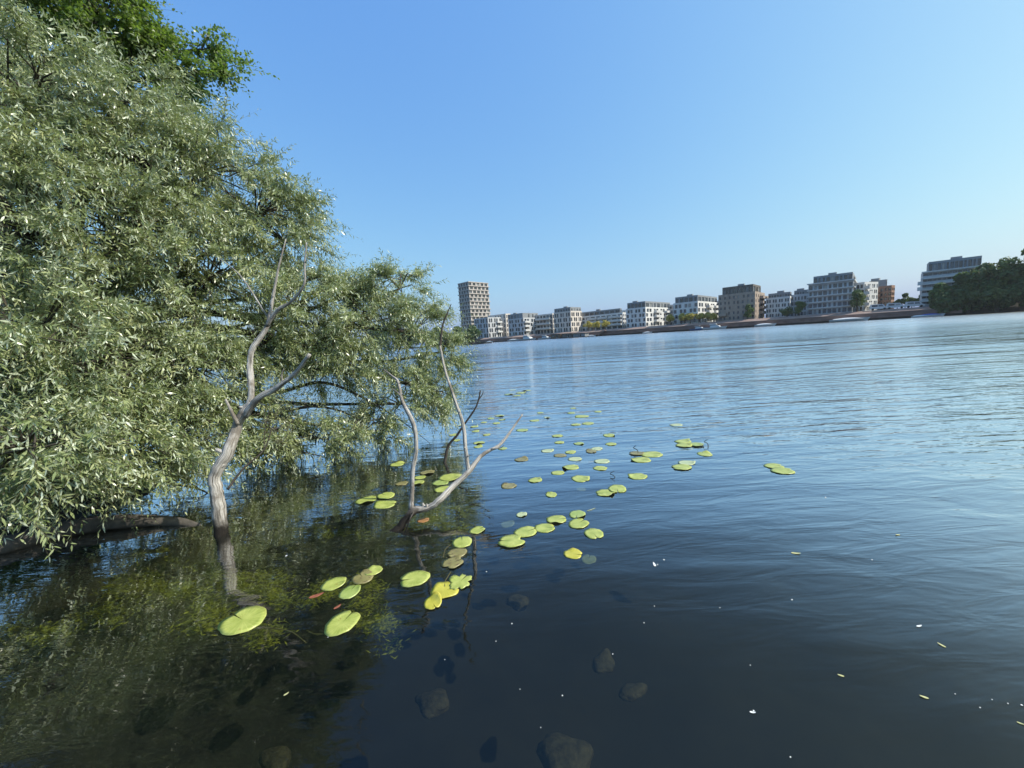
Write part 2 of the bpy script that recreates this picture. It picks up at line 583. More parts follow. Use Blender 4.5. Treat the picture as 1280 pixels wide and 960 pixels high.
QA = plan(600) * (285 / plan(600).y)
QB = plan(1160) * (130 / plan(1160).y)
QU = (QB - QA).normalized()            # along the quay, towards the right
QN = Vector((-QU.y, QU.x, 0))          # inland
if QN.y < 0:
    QN = -QN


def on_line(px, off):
    """plan point where the sight line of pixel column px meets the line `off` metres inland of the quay edge"""
    d = plan(px)
    o = QA + QN * off
    # d*t = o + QU*s
    det = d.x * (-QU.y) + QU.x * d.y
    t = (o.x * (-QU.y) + QU.x * o.y) / det
    return d * t


def height_at(px, py, p):
    d = ray(px, py)
    return H + d.z / math.hypot(d.x, d.y) * math.hypot(p.x, p.y)


# ------------------------------------------------------------------ setting: water, bed, land
def grid_sheet(name, mat, xs, ys, zf, kind='structure'):
    me = bpy.data.meshes.new(name)
    vs = [(x, y, zf(x, y)) for y in ys for x in xs]
    nx = len(xs)
    fs = [(j * nx + i, j * nx + i + 1, (j + 1) * nx + i + 1, (j + 1) * nx + i) for j in range(len(ys) - 1) for i in range(nx - 1)]
    me.from_pydata(vs, [], fs)
    me.materials.append(mat)
    me.polygons.foreach_set('use_smooth', [True] * len(fs))
    o = bpy.data.objects.new(name, me)
    COL.objects.link(o)
    o['kind'] = kind
    return o


def lin(a, b, n):
    return [a + (b - a) * i / (n - 1) for i in range(n)]


grid_sheet('water', M['water'], [-900, -400, -40, 0, 40, 400, 900], [-60, -20, 0, 20, 60, 200, 500, 1150], lambda x, y: 0.0)


def bed_z(x, y):
    d = max(0, (x + 4.2) * 0.24 + max(0, y - 3) * 0.12)
    n = 0.10 * math.sin(x * 2.1 + y * 1.3) + 0.06 * math.sin(x * 4.7 - y * 3.9)
    return max(-3.0, -0.42 - d * 0.9) + n * 0.7


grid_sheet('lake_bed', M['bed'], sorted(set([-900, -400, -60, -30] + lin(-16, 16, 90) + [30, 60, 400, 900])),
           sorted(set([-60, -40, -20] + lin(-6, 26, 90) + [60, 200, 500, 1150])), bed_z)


def bank_z(x, y):
    edge = -4.75 - (0.1 * (4 - y) ** 2 if y < 4 else 1.1 * max(0, y - 5.2) ** 2) + 0.2 * math.sin(y * 1.7) + 0.15 * math.sin(y * 4.1)
    t = (edge - x) / 2.2
    return -0.95 + max(0.0, min(1.0, t * 0.5 + 0.5)) * 1.6 + 0.05 * math.sin(x * 5 + y * 3)


grid_sheet('near_bank', M['bank'], lin(-22, -3.2, 80), lin(-3, 24, 90), bank_z)

# ------------------------------------------------------------------ undergrowth on the near bank is built with the crowns below
# far land: one sheet from the quay to the horizon
mb = MB()
A = QA - QU * 70
B = QA + QU * 480
mb.face([A + QN * 9 + Vector((0, 0, 3.6)), B + QN * 9 + Vector((0, 0, 3.6)), B + QN * 750 + Vector((0, 0, 3.6)), A + QN * 850 - QU * 200 + Vector((0, 0, 3.6))])
mb.build('far_ground', M['land'])['kind'] = 'structure'
mb = MB()
E = QA + QU * 232
A2 = QA - QU * 5
mb.face([A2 + QN * 0.5 + Vector((0, 0, 2.35)), E + QN * 0.5 + Vector((0, 0, 2.35)), E + QN * 3.5 + Vector((0, 0, 2.35)), A2 + QN * 3.5 + Vector((0, 0, 2.35))])
mb.face([A2 + QN * 3.5 + Vector((0, 0, 2.35)), E + QN * 3.5 + Vector((0, 0, 2.35)), E + QN * 9 + Vector((0, 0, 3.596)), A2 + QN * 9 + Vector((0, 0, 3.596))])
mb.build('terrace_pavement', M['terrace'])['kind'] = 'structure'
# grassy shore right of the quay and left of it
mb = MB()
for (s0, s1) in ((232, 480), (-70, -5)):
    a, b = QA + QU * s0, QA + QU * s1
    mb.face([a - QN * 1 + Vector((0, 0, -0.4)), b - QN * 1 + Vector((0, 0, -0.4)), b + QN * 9 + Vector((0, 0, 3.596)), a + QN * 9 + Vector((0, 0, 3.596))])
mb.build('shore_slope', M['bank'])['kind'] = 'structure'

# quay wall
q = empty('quay_wall', QA + QU * 110, 'long red brown quay wall with dark base coloured as overhang shade along the far waterfront', 'quay wall')
mb = MB()
Lq = 118.5
mid = QA + QU * (110 + 3.5)
mb.box(mid + QN * 0.75 + Vector((0, 0, 1.5)), QU * Lq, QN * 0.5, (0, 0, 0.8))
mb.build('wall_face', M['quay'], q)
mb = MB()
mb.box(mid + QN * 1.0 + Vector((0, 0, -0.15)), QU * Lq, QN * 0.4, (0, 0, 0.84))
mb.build('shaded_base', M['quay_dark'], q)  # set-back base, its near black colour stands for the shadow under the overhang
mb = MB()
mb.box(mid + QN * 0.6 + Vector((0, 0, 2.42)), QU * Lq, QN * 0.5, (0, 0, 0.12))
mb.build('coping', M['terrace'], q)
# fence along the upper terrace
fz = empty('promenade_railing', QA + QU * 110 + QN * 9.3, 'thin dark railing along the upper promenade in front of the apartment blocks', 'railing')
mb = MB()
base = QA + QN * 9.3 + Vector((0, 0, 3.6))
for s in range(20, 216, 2):
    mb.box(base + QU * s + Vector((0, 0, 0.5)), QU * 0.03, QN * 0.03, (0, 0, 0.5))
for hh in (0.35, 0.68, 1.03):
    mb.box(base + QU * 117 + Vector((0, 0, hh)), QU * 98, QN * 0.025, (0, 0, 0.03))
mb.build('rails', M['rail'], fz)


# ------------------------------------------------------------------ buildings
def facade(mb, wins, P, u, nout, Lf, z0, rows, depth=0.35):
    """wall with real openings. rows = [(zlo,zhi,[(a,b,sill,head),...])]; appends window rects to wins"""
    def pt(a, z, dd=0.0):
        return (P.x + u.x * a - nout.x * dd, P.y + u.y * a - nout.y * dd, z)
    for (zl, zh, ops) in rows:
        x = 0.0
        for (a, b, s, h) in ops:
            if a > x + 1e-4:
                mb.face([pt(x, zl), pt(a, zl), pt(a, zh), pt(x, zh)])
            if s > zl + 1e-4:
                mb.face([pt(a, zl), pt(b, zl), pt(b, s), pt(a, s)])
            if h < zh - 1e-4:
                mb.face([pt(a, h), pt(b, h), pt(b, zh), pt(a, zh)])
            mb.face([pt(a, s), pt(b, s), pt(b, s, depth), pt(a, s, depth)])
            mb.face([pt(a, h, depth), pt(b, h, depth), pt(b, h), pt(a, h)])
            mb.face([pt(a, s), pt(a, s, depth), pt(a, h, depth), pt(a, h)])
            mb.face([pt(b, s, depth), pt(b, s), pt(b, h), pt(b, h, depth)])
            wins.append((P, u, nout, a, b, s, h, depth))
            x = b
        if x < Lf - 1e-4:
            mb.face([pt(x, zl), pt(Lf, zl), pt(Lf, zh), pt(x, zh)])


def window_mb(w, mb):
    P, u, nout, a, b, s, h, depth = w
    P3 = Vector((P.x, P.y, 0)) - nout * (depth - 0.004)
    q = lambda x, z, o=0.0: tuple(P3 + u * x + Vector((0, 0, z)) + nout * o)
    mb.face([q(a, s), q(b, s), q(b, h), q(a, h)], 0)
    fwid = min(0.09, (b - a) * 0.12)
    cz = (s + h) / 2
    for x in [a + fwid / 2, b - fwid / 2] + ([(a + b) / 2] if b - a > 1.6 else []):
        mb.box(q(x, cz, 0.04), u * fwid / 2, nout * 0.035, (0, 0, (h - s) / 2 - 0.004), 1)
    for z in (s + fwid / 2 + 0.004, h - fwid / 2 - 0.004):
        mb.box(q((a + b) / 2, z, 0.038), u * ((b - a) / 2 - fwid), nout * 0.034, (0, 0, fwid / 2), 1)


def place_windows(root, wins, mats, limit=96, name='window'):
    wins = sorted(wins, key=lambda w: -(w[4] - w[3]) * (w[6] - w[5]))
    for w in wins[:limit]:
        mb = MB()
        window_mb(w, mb)
        mb.build(name, mats, root)
    if len(wins) > limit:
        mb = MB()
        for w in wins[limit:]:
            window_mb(w, mb)
        mb.build('small_windows', mats, root)['kind'] = 'stuff'


def op_row(Lf, z, sh, n, style, rg, k):
    """openings of one storey"""
    ops = []
    cell = Lf / n
    for i in range(n):
        c = cell * (i + 0.5)
        if style == 'tall':
            wd_ = cell * 0.56
            c += (0.12 if (k + i) % 2 else -0.12) * cell
            ops.append((c - wd_ / 2, c + wd_ / 2, z + 0.35, z + sh - 0.4))
        elif style == 'glass':
            wd_ = cell * (0.78 if rg.random() < 0.75 else 0.5)
            ops.append((c - wd_ / 2, c + wd_ / 2, z + 0.28, z + sh - 0.5))
        elif style == 'band':
            wd_ = cell * 0.94
            ops.append((c - wd_ / 2, c + wd_ / 2, z + 1.0, z + sh - 0.25))
        elif style == 'punch':
            if rg.random() < 0.12:
                continue
            wd_ = min(1.3, cell * 0.42)
            c += rg.uniform(-0.14, 0.14) * cell
            ops.append((c - wd_ / 2, c + wd_ / 2, z + 0.5, z + sh - 0.55))
        elif style == 'tower':
            wd_ = cell * 0.7
            c += (0.14 if k % 2 else -0.14) * cell
            ops.append((c - wd_ / 2, c + wd_ / 2, z + 0.6, z + sh - 0.25))
    return ops


def AX(rot):
    m_ = Matrix.Rotation(R(rot), 3, 'Z')
    return m_ @ QU, m_ @ QN


def meet(px, o, u):
    """plan point where the sight line of pixel column px meets the line through o along u"""
    d = plan(px)
    det = d.x * (-u.y) + u.x * d.y
    return d * ((o.x * (-u.y) + u.x * o.y) / det)


def building(name, label, off, xl, xc, xr, top, st, wall, style, nf, ns, attic=None, attic_m='attic', z0=3.55, group=None,
             balc=None, bands=False, side_style=None, min_depth=10.0, attic_style='glass', attic_n=None, rot=0):
    QU, QN = AX(rot)
    p0 = on_line(xl, off)
    p1 = meet(xc, p0, QU)
    Lf = (p1 - p0).length
    q1 = meet(xr, p1, QN)
    Ds = (q1 - p1).dot(QN)
    Ds = Ds if 1.0 < Ds < 60 else min_depth
    Ds = max(Ds, min_depth if xr <= xc else 1.0)
    zt = height_at(xc, top, p1)
    sh = (zt - 0.5 - z0) / st
    root = empty(name, (p0.x, p0.y, z0), label, 'building', group)
    rg = random.Random(hash((xl, xc)) % 9973)
    wins = []
    mb = MB()
    rows_f = [(z0 + k * sh, z0 + (k + 1) * sh, op_row(Lf, z0 + k * sh, sh, nf, style, rg, k)) for k in range(st)]
    rows_s = [(z0 + k * sh, z0 + (k + 1) * sh, op_row(Ds, z0 + k * sh, sh, ns, side_style or style, rg, k)) for k in range(st)]
    rows_f.append((z0 + st * sh, zt, []))
    rows_s.append((z0 + st * sh, zt, []))
    facade(mb, wins, p0, QU, -QN, Lf, z0, rows_f)
    facade(mb, wins, p1, QN, QU, Ds, z0, rows_s)
    # rear and left walls
    a, b, c_, d_ = p0, p1, p1 + QN * Ds, p0 + QN * Ds
    for s, e in ((c_, d_), (d_, a)):
        mb.face([(s.x, s.y, z0), (e.x, e.y, z0), (e.x, e.y, zt), (s.x, s.y, zt)])
    mb.build('wall', M[wall], root)
    mb = MB()
    mb.face([(v.x, v.y, zt - 0.3) for v in (a, b, c_, d_)])
    rf = mb.build('roof', M['roof'], root)
    place_windows(root, wins, [M['glass'], M['frame']], 84)
    if attic:
        (axl, axc, axr, atop, astep) = attic
        ap0 = meet(axl, p0 + QN * astep, QU)
        ap1 = meet(axc, p0 + QN * astep, QU)
        if (ap1 - p1).dot(QU) > -0.3:
            ap1 = p1 + QN * astep - QU * 0.3
        La = (ap1 - ap0).length
        Da = Ds - astep - 0.5
        if axr:
            d = plan(axr)
            det = d.x * (-QN.y) + QN.x * d.y
            t = (ap1.x * (-QN.y) + QN.x * ap1.y) / det
            Da = max(2.0, min(Da, (d * t - ap1).dot(QN)))
        az = height_at(axc, atop, ap1)
        mb = MB()
        aw = []
        nz = zt - 0.3
        an = attic_n or nf
        facade(mb, aw, ap0, QU, -QN, La, nz, [(nz, az - 0.35, op_row(La, nz, az - 0.35 - nz, an, attic_style, rg, 1)), (az - 0.35, az, [])], 0.25)
        facade(mb, aw, ap1, QN, QU, Da, nz, [(nz, az - 0.35, op_row(Da, nz, az - 0.35 - nz, max(1, ns - 1), attic_style, rg, 0)), (az - 0.35, az, [])], 0.25)
        a2, b2, c2, d2 = ap0, ap1, ap1 + QN * Da, ap0 + QN * Da
        for s, e in ((c2, d2), (d2, a2)):
            mb.face([(s.x, s.y, nz), (e.x, e.y, nz), (e.x, e.y, az), (s.x, s.y, az)])
        mb.face([(v.x, v.y, az - 0.1) for v in (a2, b2, c2, d2)])
        at_ = mb.build('attic_storey', M[attic_m], root)
        for w in aw:
            mbw = MB()
            window_mb(w, mbw)
            mbw.build('attic_window', [M['glass'], M['frame']], at_)
        # roof plant
        mb = MB()
        cc = ap0 + QU * La * rg.uniform(0.3, 0.6) + QN * min(3, Da * 0.5)
        mb.box(cc + Vector((0, 0, az + 0.4)), QU * 1.3, QN * 0.8, (0, 0, 0.5))
        mb.build('roof_vent', M['attic'], at_)
    if bands:
        for k in range(1, st + 1):
            mb = MB()
            zc = z0 + k * sh + (0.1 if k < st else 0.35)
            mb.box(p0 + QU * (Lf / 2) - QN * 0.45 + Vector((0, 0, zc)), QU * (Lf / 2 + 0.4), QN * 0.45, (0, 0, 0.22))
            mb.box(p1 + QU * 0.25 + QN * (Ds / 2 + 0.0) + Vector((0, 0, zc)), QU * 0.25, QN * (Ds / 2 - 0.01), (0, 0, 0.22))
            mb.build('balcony_band', M['band'], root)
    if balc:
        # (face, start fraction, end fraction, storeys)
        for (face, f0, f1, sts, pm) in balc:
            for k in sts:
                z = z0 + k * sh
                P, u, nn, LL = (p0, QU, -QN, Lf) if face == 'f' else (p1, QN, QU, Ds)
                c = P + u * (LL * (f0 + f1) / 2) + Vector((0, 0, z))
                hw = LL * (f1 - f0) / 2
                mb = MB()
                mb.box(c + nn * 0.75 + Vector((0, 0, 0.02)), u * hw, nn * 0.745, (0, 0, 0.11))
                mb.box(c + nn * 1.45 + Vector((0, 0, 0.63)), u * (hw - 0.003), nn * 0.04, (0, 0, 0.5))
                for sg in (-1, 1):
                    mb.box(c + u * (hw - 0.05) * sg + nn * 0.70 + Vector((0, 0, 0.63)), u * 0.04, nn * 0.70, (0, 0, 0.495))
                mb.build('balcony', M[pm], root)
    return root, p0, p1, Lf, Ds, sh


G = 'apartment blocks along the far waterfront'
# tower: storeys of staggered openings between pale projecting bands
def tower():
    off = 40
    xl, xc, xr, top = 578.2, 591.0, 615.0, 351.6
    p0, p1 = on_line(xl, off), on_line(xc, off)
    d = plan(xr)
    det = d.x * (-QN.y) + QN.x * d.y
    t = (p1.x * (-QN.y) + QN.x * p1.y) / det
    Ds = (d * t - p1).dot(QN)
    Lf = (p1 - p0).length
    z0 = 3.55
    zt = height_at(xc, top, p1)
    st = 15
    sh = (zt - z0 - 0.3) / st
    root = empty('apartment_tower', (p0.x, p0.y, z0), 'tall slab tower with staggered dark windows between pale bands, far left of the waterfront', 'tower', G)
    mb = MB()
    wins = []
    rg = random.Random(3)
    for P, u, nn, LL, n in ((p0, QU, -QN, Lf, 4), (p1, QN, QU, Ds, 5)):
        rows = [(z0 + k * sh, z0 + (k + 1) * sh, op_row(LL, z0 + k * sh, sh, n, 'tower', rg, k)) for k in range(st)]
        rows.append((z0 + st * sh, zt, []))
        facade(mb, wins, P, u, nn, LL, z0, rows, 0.6)
    c_, d_ = p1 + QN * Ds, p0 + QN * Ds
    for s, e in ((c_, d_), (d_, p0)):
        mb.face([(s.x, s.y, z0), (e.x, e.y, z0), (e.x, e.y, zt), (s.x, s.y, zt)])
    mb.build('wall', M['wall_tower'], root)
    mb = MB()
    mb.face([(v.x, v.y, zt - 0.2) for v in (p0, p1, c_, d_)])
    mb.build('roof', M['roof'], root)
    for k in range(1, st + 1):
        z = z0 + k * sh + 0.12
        mb = MB()
        pr = 0.35 if k % 2 else 0.75
        cc = p0 + QU * Lf / 2 + QN * Ds / 2
        mb.box(cc + Vector((0, 0, z)), QU * (Lf / 2 + pr), QN * (Ds / 2 + pr), (0, 0, 0.36 if k < st else 0.35))
        mb.build('parapet_band', M['wall_tower'], root)
    place_windows(root, wins, [M['glass'], M['frame']], 96)


tower()
building('apartment_block', 'low pale block with blue grey glazing in front of the tall tower', 12, 594.5, 611.5, 628, 396.5, 4, 'wall_grey', 'tall', 5, 5, group=G, balc=[('s', 0.62, 0.98, (1, 2, 3), 'band')],
         side_style='tall')
building('apartment_block', 'pale rear wing linking the low block by the tower to its neighbour', 30, 612, 634, 640, 391.8, 5, 'wall_cream', 'punch', 6, 2, group=G)
building('apartment_block', 'pale block with shaded blue front behind the small moored boats', 12, 636.5, 655.5, 676, 397.0, 4, 'wall_grey', 'tall', 5, 5, attic=(636.5, 655, 676, 391.0, 0.8), group=G,
         balc=[('s', 0.02, 0.3, (1, 2, 3), 'band')], side_style='tall', attic_style='punch')
building('apartment_block', 'recessed pale wing with wide windows behind the moored boats', 26, 668, 692, 697, 391.5, 4, 'wall_cream', 'glass', 6, 2, group=G, balc=[('f', 0.1, 0.9, (1, 2, 3), 'band')])
building('apartment_block', 'narrow five storey block with pale lit side above the dark floating cabins', 12, 693.5, 714.5, 728.5, 388.5, 4, 'wall_cream', 'tall', 6, 5, attic=(694.5, 714.5, 728.2, 383.6, 0.4), group=G,
         side_style='tall', attic_style='punch')
building('apartment_block', 'wing with long white balconies behind the yellow saplings by the ramp', 26, 726, 779, 783, 390.3, 4, 'wall_white', 'glass', 8, 2, attic=(726, 776, 780, 385.2, 1.5), group=G,
         balc=[('f', 0.20, 0.42, (1, 2, 3), 'band'), ('f', 0.45, 0.66, (1, 2, 3), 'band'), ('f', 0.7, 0.98, (1, 2, 3), 'band')])
building('apartment_block', 'white block with set back grey attic, left of the long yellow tree row', 12, 783.5, 807.5, 840, 383.5, 4, 'wall_white', 'tall', 5, 8, attic=(785, 807.3, 838, 376.3, 1.0), group=G,
         balc=[('s', 0.3, 0.5, (1, 2, 3), 'band'), ('s', 0.7, 0.95, (1, 2, 3), 'band')], side_style='tall')
building('apartment_block', 'white block with glazed attic right behind the row of yellow saplings', 12, 842, 872.5, 897.5, 376.0, 4, 'wall_white', 'tall', 5, 7, attic=(844.5, 872.8, 897, 368.5, 0.8), group=G,
         balc=[('s', 0.4, 0.62, (1, 2, 3), 'band'), ('s', 0.75, 0.98, (1, 2, 3), 'band')])
building('apartment_block', 'brown brick block with small square windows and dark attic', 12, 898.0, 943.5, 955.5, 364.0, 5, 'wall_brick', 'punch', 8, 4, attic=(903, 941, 950.5, 355.0, 0.9), attic_m='attic_brown', group=G,
         balc=[('f', 0.02, 0.24, (1,), 'wall_brick'), ('s', 0.45, 1.0, (1, 2, 3, 4), 'wall_brick')], side_style='punch')
building('apartment_block', 'low white block with open colonnade right of the brown brick block', 24, 957, 987, 990, 370.0, 4, 'wall_white', 'tall', 8, 2, attic=(960, 993, None, 364.0, 2.5), group=G)
building('apartment_block', 'grey recessed wing behind the bright green tree', 28, 988, 1012, 1015, 366.5, 4, 'wall_grey', 'glass', 6, 2, attic=(992, 1012, None, 361.5, 1.5), group=G)
building('apartment_block', 'large glassy grey block with white balcony bands on every storey', 12, 1009.5, 1065.0, 1069.5, 349.0, 5, 'wall_grey', 'glass', 9, 2, attic=(1015.5, 1064.6, 1069, 340.0, 0.9), group=G, bands=True)
building('apartment_block', 'narrow white block just right of the large glassy block', 22, 1062, 1079, 1096, 352.5, 5, 'wall_white', 'tall', 3, 6, group=G, balc=[('s', 0.05, 0.25, (1, 2, 3, 4), 'band')], side_style='tall', rot=-24)
building('apartment_block', 'reddish brown brick block behind the white vans', 34, 1094, 1113, 1117, 356.5, 5, 'wall_red', 'glass', 4, 2, attic=(1086, 1107, None, 349.5, 5), group=G,
         balc=[('f', 0.02, 0.3, (1, 2, 3, 4), 'wall_red')], rot=-14)
building('apartment_block', 'broad grey block with long white floor bands rising behind the dark trees', 14, 1151, 1226.0, 1230, 332.0, 6, 'wall_grey', 'band', 12, 3, attic=(1157.5, 1222.5, None, 320.0, 1.0), group=G, bands=True,
         balc=[('f', -0.09, 0.0, (3, 4), 'band')])


for (a, b, c, top, st_, w_, lab_) in [(640, 700, 703, 393.5, 5, 'wall_cream', 'long cream rear wing behind the shaded blue front block'), (770, 800, 802, 385.5, 5, 'wall_white', 'rear wing filling the gap left of the white attic block'),
                                 (826, 852, 854, 379.5, 5, 'wall_cream', 'rear wing between the two white attic blocks'), (880, 906, 908, 375.0, 5, 'wall_grey', 'grey rear wing between the white glazed attic block and the brown block')]:
    building('apartment_block', lab_, 44, a, b, c, top, st_, w_, 'glass', 7, 2, group=G)


# ------------------------------------------------------------------ far trees, bushes
def leaf_cloud(centers, radii, n, size, rg, up=0.25, squash=0.9):
    """n small leaf-clump quads spread near the surfaces of several lobes -> verts, faces, tint"""
    k = rg.integers(0, len(centers), n)
    d = rg.normal(size=(n, 3))
    d /= np.linalg.norm(d, axis=1)[:, None]
    r = rg.random(n) ** 0.33
    r = np.where(rg.random(n) < 0.75, 0.72 + 0.33 * rg.random(n), r)
    c = centers[k] + d * radii[k] * r[:, None]
    nrm = d + rg.normal(size=(n, 3)) * 0.7 + np.array([0, 0, up])
    nrm /= np.linalg.norm(nrm, axis=1)[:, None]
    a = np.cross(nrm, rg.normal(size=(n, 3)))
    a /= np.linalg.norm(a, axis=1)[:, None]
    b = np.cross(nrm, a)
    s = size * (0.5 + rg.random(n))[:, None]
    v = np.stack([c - a * s, c - b * s * 0.6, c + a * s, c + b * s * 0.6], 1).reshape(-1, 3)
    tint = np.repeat(np.clip(rg.normal(0.45, 0.22, n), 0, 1), 4)
    return v, tint


def mesh_np(name, v, loops_per_face, nf, faces, mats, mi=None, tint=None, parent=None, origin=(0, 0, 0), smooth=False):
    me = bpy.data.meshes.new(name)
    me.vertices.add(len(v))
    me.vertices.foreach_set('co', (v - np.array(origin)).astype(np.float32).ravel())
    me.loops.add(len(faces))
    me.loops.foreach_set('vertex_index', faces.astype(np.int32))
    me.polygons.add(nf)
    st = np.concatenate([[0], np.cumsum(loops_per_face)[:-1]]).astype(np.int32)
    me.polygons.foreach_set('loop_start', st)
    for m in mats:
        me.materials.append(m)
    if mi is not None:
        me.polygons.foreach_set('material_index', mi.astype(np.int32))
    if tint is not None:
        a = me.attributes.new('tint', 'FLOAT', 'POINT')
        a.data.foreach_set('value', tint.astype(np.float32))
    me.update(calc_edges=True)
    me.validate()
    o = bpy.data.objects.new(name, me)
    COL.objects.link(o)
    if parent is not None:
        o.parent = parent
        o.location = Vector(origin) - parent.location
    else:
        o.location = origin
    return o


def far_tree(name, label, cat, base, h, w, mat, seed, n=2500, size=0.3, group=None, trunk=True, low=0.25, lobes=9, bark='far_bark'):
    rg = np.random.default_rng(seed)
    base = Vector(base)
    root = empty(name, base, label, cat, group)
    cs, rs = [], []
    for i in range(lobes):
        t = rg.random()
        ang = rg.random() * 6.283
        zc = h * (low + 0.12 + (0.8 - low) * t)
        prof = math.sin(math.pi * min(1, max(0.12, (t * 0.78 + 0.2))))
        rr = w * 0.5 * prof * 0.62 * math.sqrt(rg.random())
        cs.append((base.x + rr * math.cos(ang), base.y + rr * math.sin(ang), base.z + zc))
        q_ = w * rg.uniform(0.17, 0.27) * (0.6 + 0.4 * prof)
        rs.append((q_, q_, min(q_ * 0.85, h * 0.22)))
    cs.append((base.x, base.y, base.z + h * (0.5 + low * 0.4)))
    rs.append((w * 0.3, w * 0.3, h * 0.28))
    cs, rs = np.array(cs), np.array(rs)
    v, tint = leaf_cloud(cs, rs, n, size, rg)
    v[:, 2] = np.maximum(v[:, 2], base.z + 0.05)
    nf = len(v) // 4
    mesh_np('crown', v, np.full(nf, 4), nf, np.arange(len(v)), [M[mat]], None, tint, root, tuple(base))
    if trunk:
        mb = MB()
        top = base + Vector((rg.normal() * 0.04 * h, rg.normal() * 0.04 * h, h * 0.7))
        pts = catmull([(*(base - Vector((0, 0, 0.3))), w * 0.045), (*base.lerp(top, 0.4), w * 0.03), (*top, w * 0.008)], 4)
        mb.tube([p[:3] for p in pts], [p[3] for p in pts], 7)
        for i in range(5):
            c = cs[i % len(cs)]
            s = base.lerp(top, 0.35 + 0.1 * i)
            mb.tube([s, s.lerp(Vector(c), 0.5) + Vector((0, 0, 0.1 * h * 0.3)), c], [w * 0.018, w * 0.012, w * 0.005], 5)
        mb.build('trunk', M[bark], root)
    return root


def gp(px, off, z=3.6):
    p = on_line(px, off)
    return Vector((p.x, p.y, z))


def px_h(px, py, p):
    return height_at(px, py, p)


# dark trees on the right bank
GT = 'dark trees on the right bank'
for i, (px, off, top, wpx, mat, lab) in enumerate([
        (1174, 3.2, 358, 30, 'far_green', 'small yellow green tree at the left edge of the dark bank trees'),
        (1202, 4.5, 346, 40, 'far_dark', 'dark bushy tree directly below the broad grey block'),
        (1229, 5.5, 335, 46, 'far_dark', 'dark tree with pale top covering the right end of the broad grey block'),
        (1256, 4.0, 323, 50, 'far_dark', 'tall dark tree next to the rightmost bank tree'),
        (1286, 4.2, 314, 56, 'far_dark', 'tallest dark tree, cut by the right edge'),
        (1320, 4.2, 316, 64, 'far_dark', None), (1210, 1.6, 360, 40, 'far_dark', 'low dark shrub hanging over the water under the bank trees'),
        (1246, 1.4, 356, 46, 'far_dark', 'wide dark shrub at the waterline beneath the tallest bank trees'),
        (1180, 1.2, 366, 30, 'far_dark', 'round dark shrub beside the blue covered boat'),
        (1278, 1.0, 352, 50, 'far_dark', 'dark waterside shrub at the right edge of the lake')]):
    if lab is None:
        continue
    zb = -0.4 + (off + 1) * 0.4
    p = gp(px, off, max(0.1, zb))
    hh = (px_h(px, top, p) - p.z) * 1.1
    far_tree('bank_tree' if off > 2.5 else 'bank_shrub', lab, 'tree' if off > 2.5 else 'shrub', p, hh, wpx * p.y / F * 1.05, mat, 100 + i, 5200, 0.42, GT, True, 0.08, 16)
# trees on the terrace
far_tree('terrace_tree', 'round dark green tree in front of the large glassy block', 'tree', gp(1071, 9, 3.3), px_h(1071, 363, gp(1071, 9)) - 3.3, 27 * 141 / F, 'far_dark', 31, 2600, 0.28, None, True, 0.12, 10)
far_tree('terrace_tree', 'bright green young tree left of the large glassy block', 'tree', gp(999, 9, 3.3), px_h(999, 375, gp(999, 9)) - 3.3, 18 * 152 / F, 'far_green', 32, 1500, 0.26, None, True, 0.1, 8)
far_tree('terrace_shrub', 'dark low shrub between the white colonnade block and the bright tree', 'shrub', gp(984, 10, 3.5), px_h(984, 383, gp(984, 10)) - 3.5, 20 * 155 / F, 'far_dark', 33, 900, 0.26, None, True, 0.05, 6)
far_tree('terrace_tree', 'green tree growing against the brown brick block', 'tree', gp(935, 10, 3.5), px_h(935, 379, gp(935, 10)) - 3.5, 14 * 168 / F, 'far_green', 34, 1200, 0.26, None, True, 0.1, 7)
for i, (px, top) in enumerate([(1121, 372), (1131, 366), (1139, 370), (1150, 369)]):
    far_tree('distant_tree', ['dark round tree just right of the reddish brick block', 'taller pointed tree behind the white vans', 'small grey green tree left of the broad grey block', 'dark tree at the foot of the broad grey block'][i], 'tree',
             gp(px, 26, 3.6), px_h(px, top, gp(px, 26)) - 3.6, 13 * 140 / F, 'far_dark', 40 + i, 1200, 0.3, 'trees between the right hand blocks', True, 0.1, 7)
YG = 'yellow green saplings in front of the white blocks'
ylab = ['yellow sapling at the left end of the row by the glazed attic block', 'second yellow sapling from the left end of the long row', 'orange tinted sapling in the middle of the long row',
        'tallest yellow sapling of the long row', 'yellow sapling just left of the row end', 'greenish sapling at the right end of the row beside the brown block',
        'yellow green sapling beside the orange ramp', 'larger yellow green sapling left of the orange ramp', 'thin yellow sapling under the white balconies']
for i, (px, top) in enumerate([(838, 394), (852, 392), (863, 391), (875, 390), (884, 391), (892, 392), (756, 401), (746, 402), (736, 402)]):
    p = gp(px, 10.3)
    far_tree('young_tree', ylab[i], 'tree', p, px_h(px, top, p) - 3.6, 15 * p.y / F, 'far_yellow', 60 + i, 1100, 0.3, YG, True, 0.3, 7)
